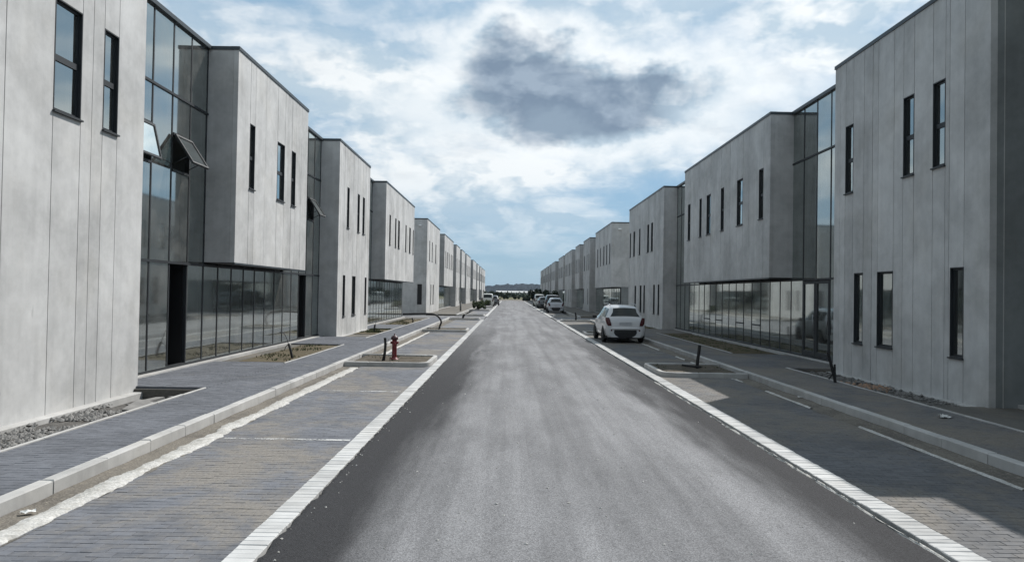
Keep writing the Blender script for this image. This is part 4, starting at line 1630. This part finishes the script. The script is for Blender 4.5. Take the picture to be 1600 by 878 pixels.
# ------------------------------------------------------------------ the far end: shrubs, sheds, hills
def shrub(x, y, z, w_, h, n, mat, label, seed, dense=0.16):
    root = thing('shrub', (x, y, z), label, 'shrub', 'shrubs at the far end of the street')
    rr = random.Random(seed)
    tr = MB()
    for k in range(4):
        a = rr.uniform(0, 6.28)
        tr.tube([(x, y, z), (x + 0.15 * w_ * math.cos(a), y + 0.15 * w_ * math.sin(a), z + h * 0.35), (x + 0.3 * w_ * math.cos(a), y + 0.3 * w_ * math.sin(a), z + h * 0.7)], [0.05, 0.035, 0.012], 6)
    tr.build('stems', 'bark', root, kind='stuff')
    lf = MB()
    clumps = [(rr.gauss(0, 0.24) * w_, rr.gauss(0, 0.24) * w_, h * rr.uniform(0.25, 0.85), rr.uniform(0.14, 0.28) * min(w_, h)) for _ in range(14)]
    for _ in range(n):
        cx, cy, cz, cr = rr.choice(clumps)
        d_ = Vector((rr.gauss(0, 1), rr.gauss(0, 1), rr.gauss(0, 1))).normalized() * cr * rr.random() ** 0.4
        c = Vector((x + cx, y + cy, z + max(0.05, cz + d_.z))) + Vector((d_.x, d_.y, 0))
        u_ = Vector((rr.gauss(0, 1), rr.gauss(0, 1), rr.gauss(0, 1))).normalized()
        v_ = u_.orthogonal()
        e = dense * rr.uniform(0.5, 1.1)
        n0 = len(lf.v)
        lf.v += [tuple(c - u_ * e), tuple(c + v_ * e * 0.45), tuple(c + u_ * e), tuple(c - v_ * e * 0.45)]
        lf.f.append((n0, n0 + 1, n0 + 2, n0 + 3))
    lf.build('foliage', mat, root, kind='stuff')


shrub(-3.6, 84.0, 0.05, 1.6, 1.0, 1500, 'leaf_green', 'low pale shrub in the island beyond the left side street', 1, 0.10)
shrub(-3.4, 102.5, 0.05, 1.8, 1.1, 1400, 'leaf_green', 'low shrub in the left planting island before the pale boxy car', 2, 0.10)
shrub(6.4, 128.0, 0.0, 3.4, 2.6, 2200, 'leaf_dark', 'dark rounded shrub behind the pale car on the right', 3, 0.2)
for i, (x, y, w_, h, lab) in enumerate(((-9.0, 232, 6, 3.0, 'leftmost dark shrub where the street ends'), (-3.0, 245, 5, 2.4, 'low shrub left of the road end'), (7.2, 205, 5, 3.4, 'dark shrub right of the road end'),
                                        (4.6, 196, 2.4, 1.2, 'small dark bush on the road edge where it ends'), (2.0, 262, 7, 2.2, 'wide low shrub across the far field'), (-13, 225, 6, 4, 'tall shrub beyond the last left block'))):
    shrub(x, y, -0.12, w_, h, 1800, 'leaf_dark', lab, 50 + i, 0.3)

dirt = MB()
soil(dirt, -9, 12, 192, 232, -0.06, 0.20, 1.5, 2)
dirt.build('dirt_path', 'sand', None, kind='structure')

for i, (x, y, L, D, h, lab) in enumerate(((-26, 560, 14, 9, 4.0, 'low white shed left of the far road end'), (2, 610, 26, 10, 3.8, 'long white shed in the far field, middle of three'), (27, 640, 20, 10, 4.4, 'white shed right of the middle one under the dark hill'), (-52, 640, 16, 10, 4.0, 'far white shed mostly behind the left row'))):
    root = thing('farm_shed', (x, y, -0.12), lab, 'shed', 'sheds in the far field')
    b = MB()
    b.box(x - L / 2, x + L / 2, y, y + D, -0.12, h * 0.65)
    b.build('wall', 'shed_wall', root)
    b = MB()
    z0 = h * 0.65
    b.v += [(x - L / 2 - 0.3, y - 0.3, z0), (x + L / 2 + 0.3, y - 0.3, z0), (x + L / 2 + 0.3, y + D / 2, h), (x - L / 2 - 0.3, y + D / 2, h), (x + L / 2 + 0.3, y + D + 0.3, z0), (x - L / 2 - 0.3, y + D + 0.3, z0)]
    b.f += [(0, 1, 2, 3), (3, 2, 4, 5), (0, 3, 5), (1, 4, 2), (0, 5, 4, 1)]
    b.build('roof', 'shed_roof', root)
    for k in range(3):
        b = MB()
        wx = x - L / 2 + L * (k + 0.5) / 3
        b.box(wx - 1.0, wx + 1.0, y - 0.05, y + 0.02, 0.2, 2.0)
        b.build('door', 'coping_metal', root)

hl = MB()
NX, NY = 520, 14
for j in range(NY + 1):
    yy = 1150 + j * 45
    for i in range(NX + 1):
        xx = -1500 + 3000 * i / NX
        prof = math.sin(min(1, j / 8) * math.pi / 2)
        ridge = 19.5 + 4.0 * mn.noise(Vector((xx * 0.006, 3.3, 0))) + 5 * math.exp(-((xx - 40) / 70) ** 2)
        tree = 4.5 * mn.noise(Vector((xx * 0.075, j * 1.7, 5))) + 2.2 * mn.noise(Vector((xx * 0.2, j * 3.1, 9)))
        hl.v.append((xx * 0.75, yy + 12 * mn.noise(Vector((xx * 0.02, j, 2))), -4 + prof * ridge + (tree if j else 0)))
for j in range(NY):
    for i in range(NX):
        a = j * (NX + 1) + i
        hl.f.append((a, a + 1, a + NX + 2, a + NX + 1))
hl.build('hills', 'hill_forest', kind='structure')
fl = MB()
for i in range(260):
    x = random.uniform(-180, 200)
    y = random.uniform(330, 540)
    h = random.uniform(0.8, 2.2)
    for k in range(26):
        c = Vector((x + random.gauss(0, 1.8), y + random.gauss(0, 1.5), abs(random.gauss(0.5, 0.4)) * h))
        u_ = Vector((random.gauss(0, 1), random.gauss(0, 1), random.gauss(0, 1))).normalized()
        v_ = u_.orthogonal()
        n0 = len(fl.v)
        fl.v += [tuple(c - u_ * 0.6), tuple(c + v_ * 0.4), tuple(c + u_ * 0.6), tuple(c - v_ * 0.4)]
        fl.f.append((n0, n0 + 1, n0 + 2, n0 + 3))
fl.build('scrub', 'leaf_dark', None, kind='stuff')

# ------------------------------------------------------------------ haze
hb = MB()
hb.box(-2500, 2500, -55, 2600, -8, 42)
hm = bpy.data.materials.new('haze')
hm.use_nodes = True
hm.node_tree.nodes.clear()
ht = NT(hm.node_tree)
hv = ht.add('ShaderNodeVolumePrincipled')
hv.inputs['Color'].default_value = (0.58, 0.78, 1.0, 1)
hv.inputs['Density'].default_value = 0.00005
hv.inputs['Anisotropy'].default_value = 0.2
ho = ht.add('ShaderNodeOutputMaterial')
ht.l.new(hv.outputs[0], ho.inputs['Volume'])
MATS['haze'] = hm
hb.build('haze', 'haze', None, kind='stuff')
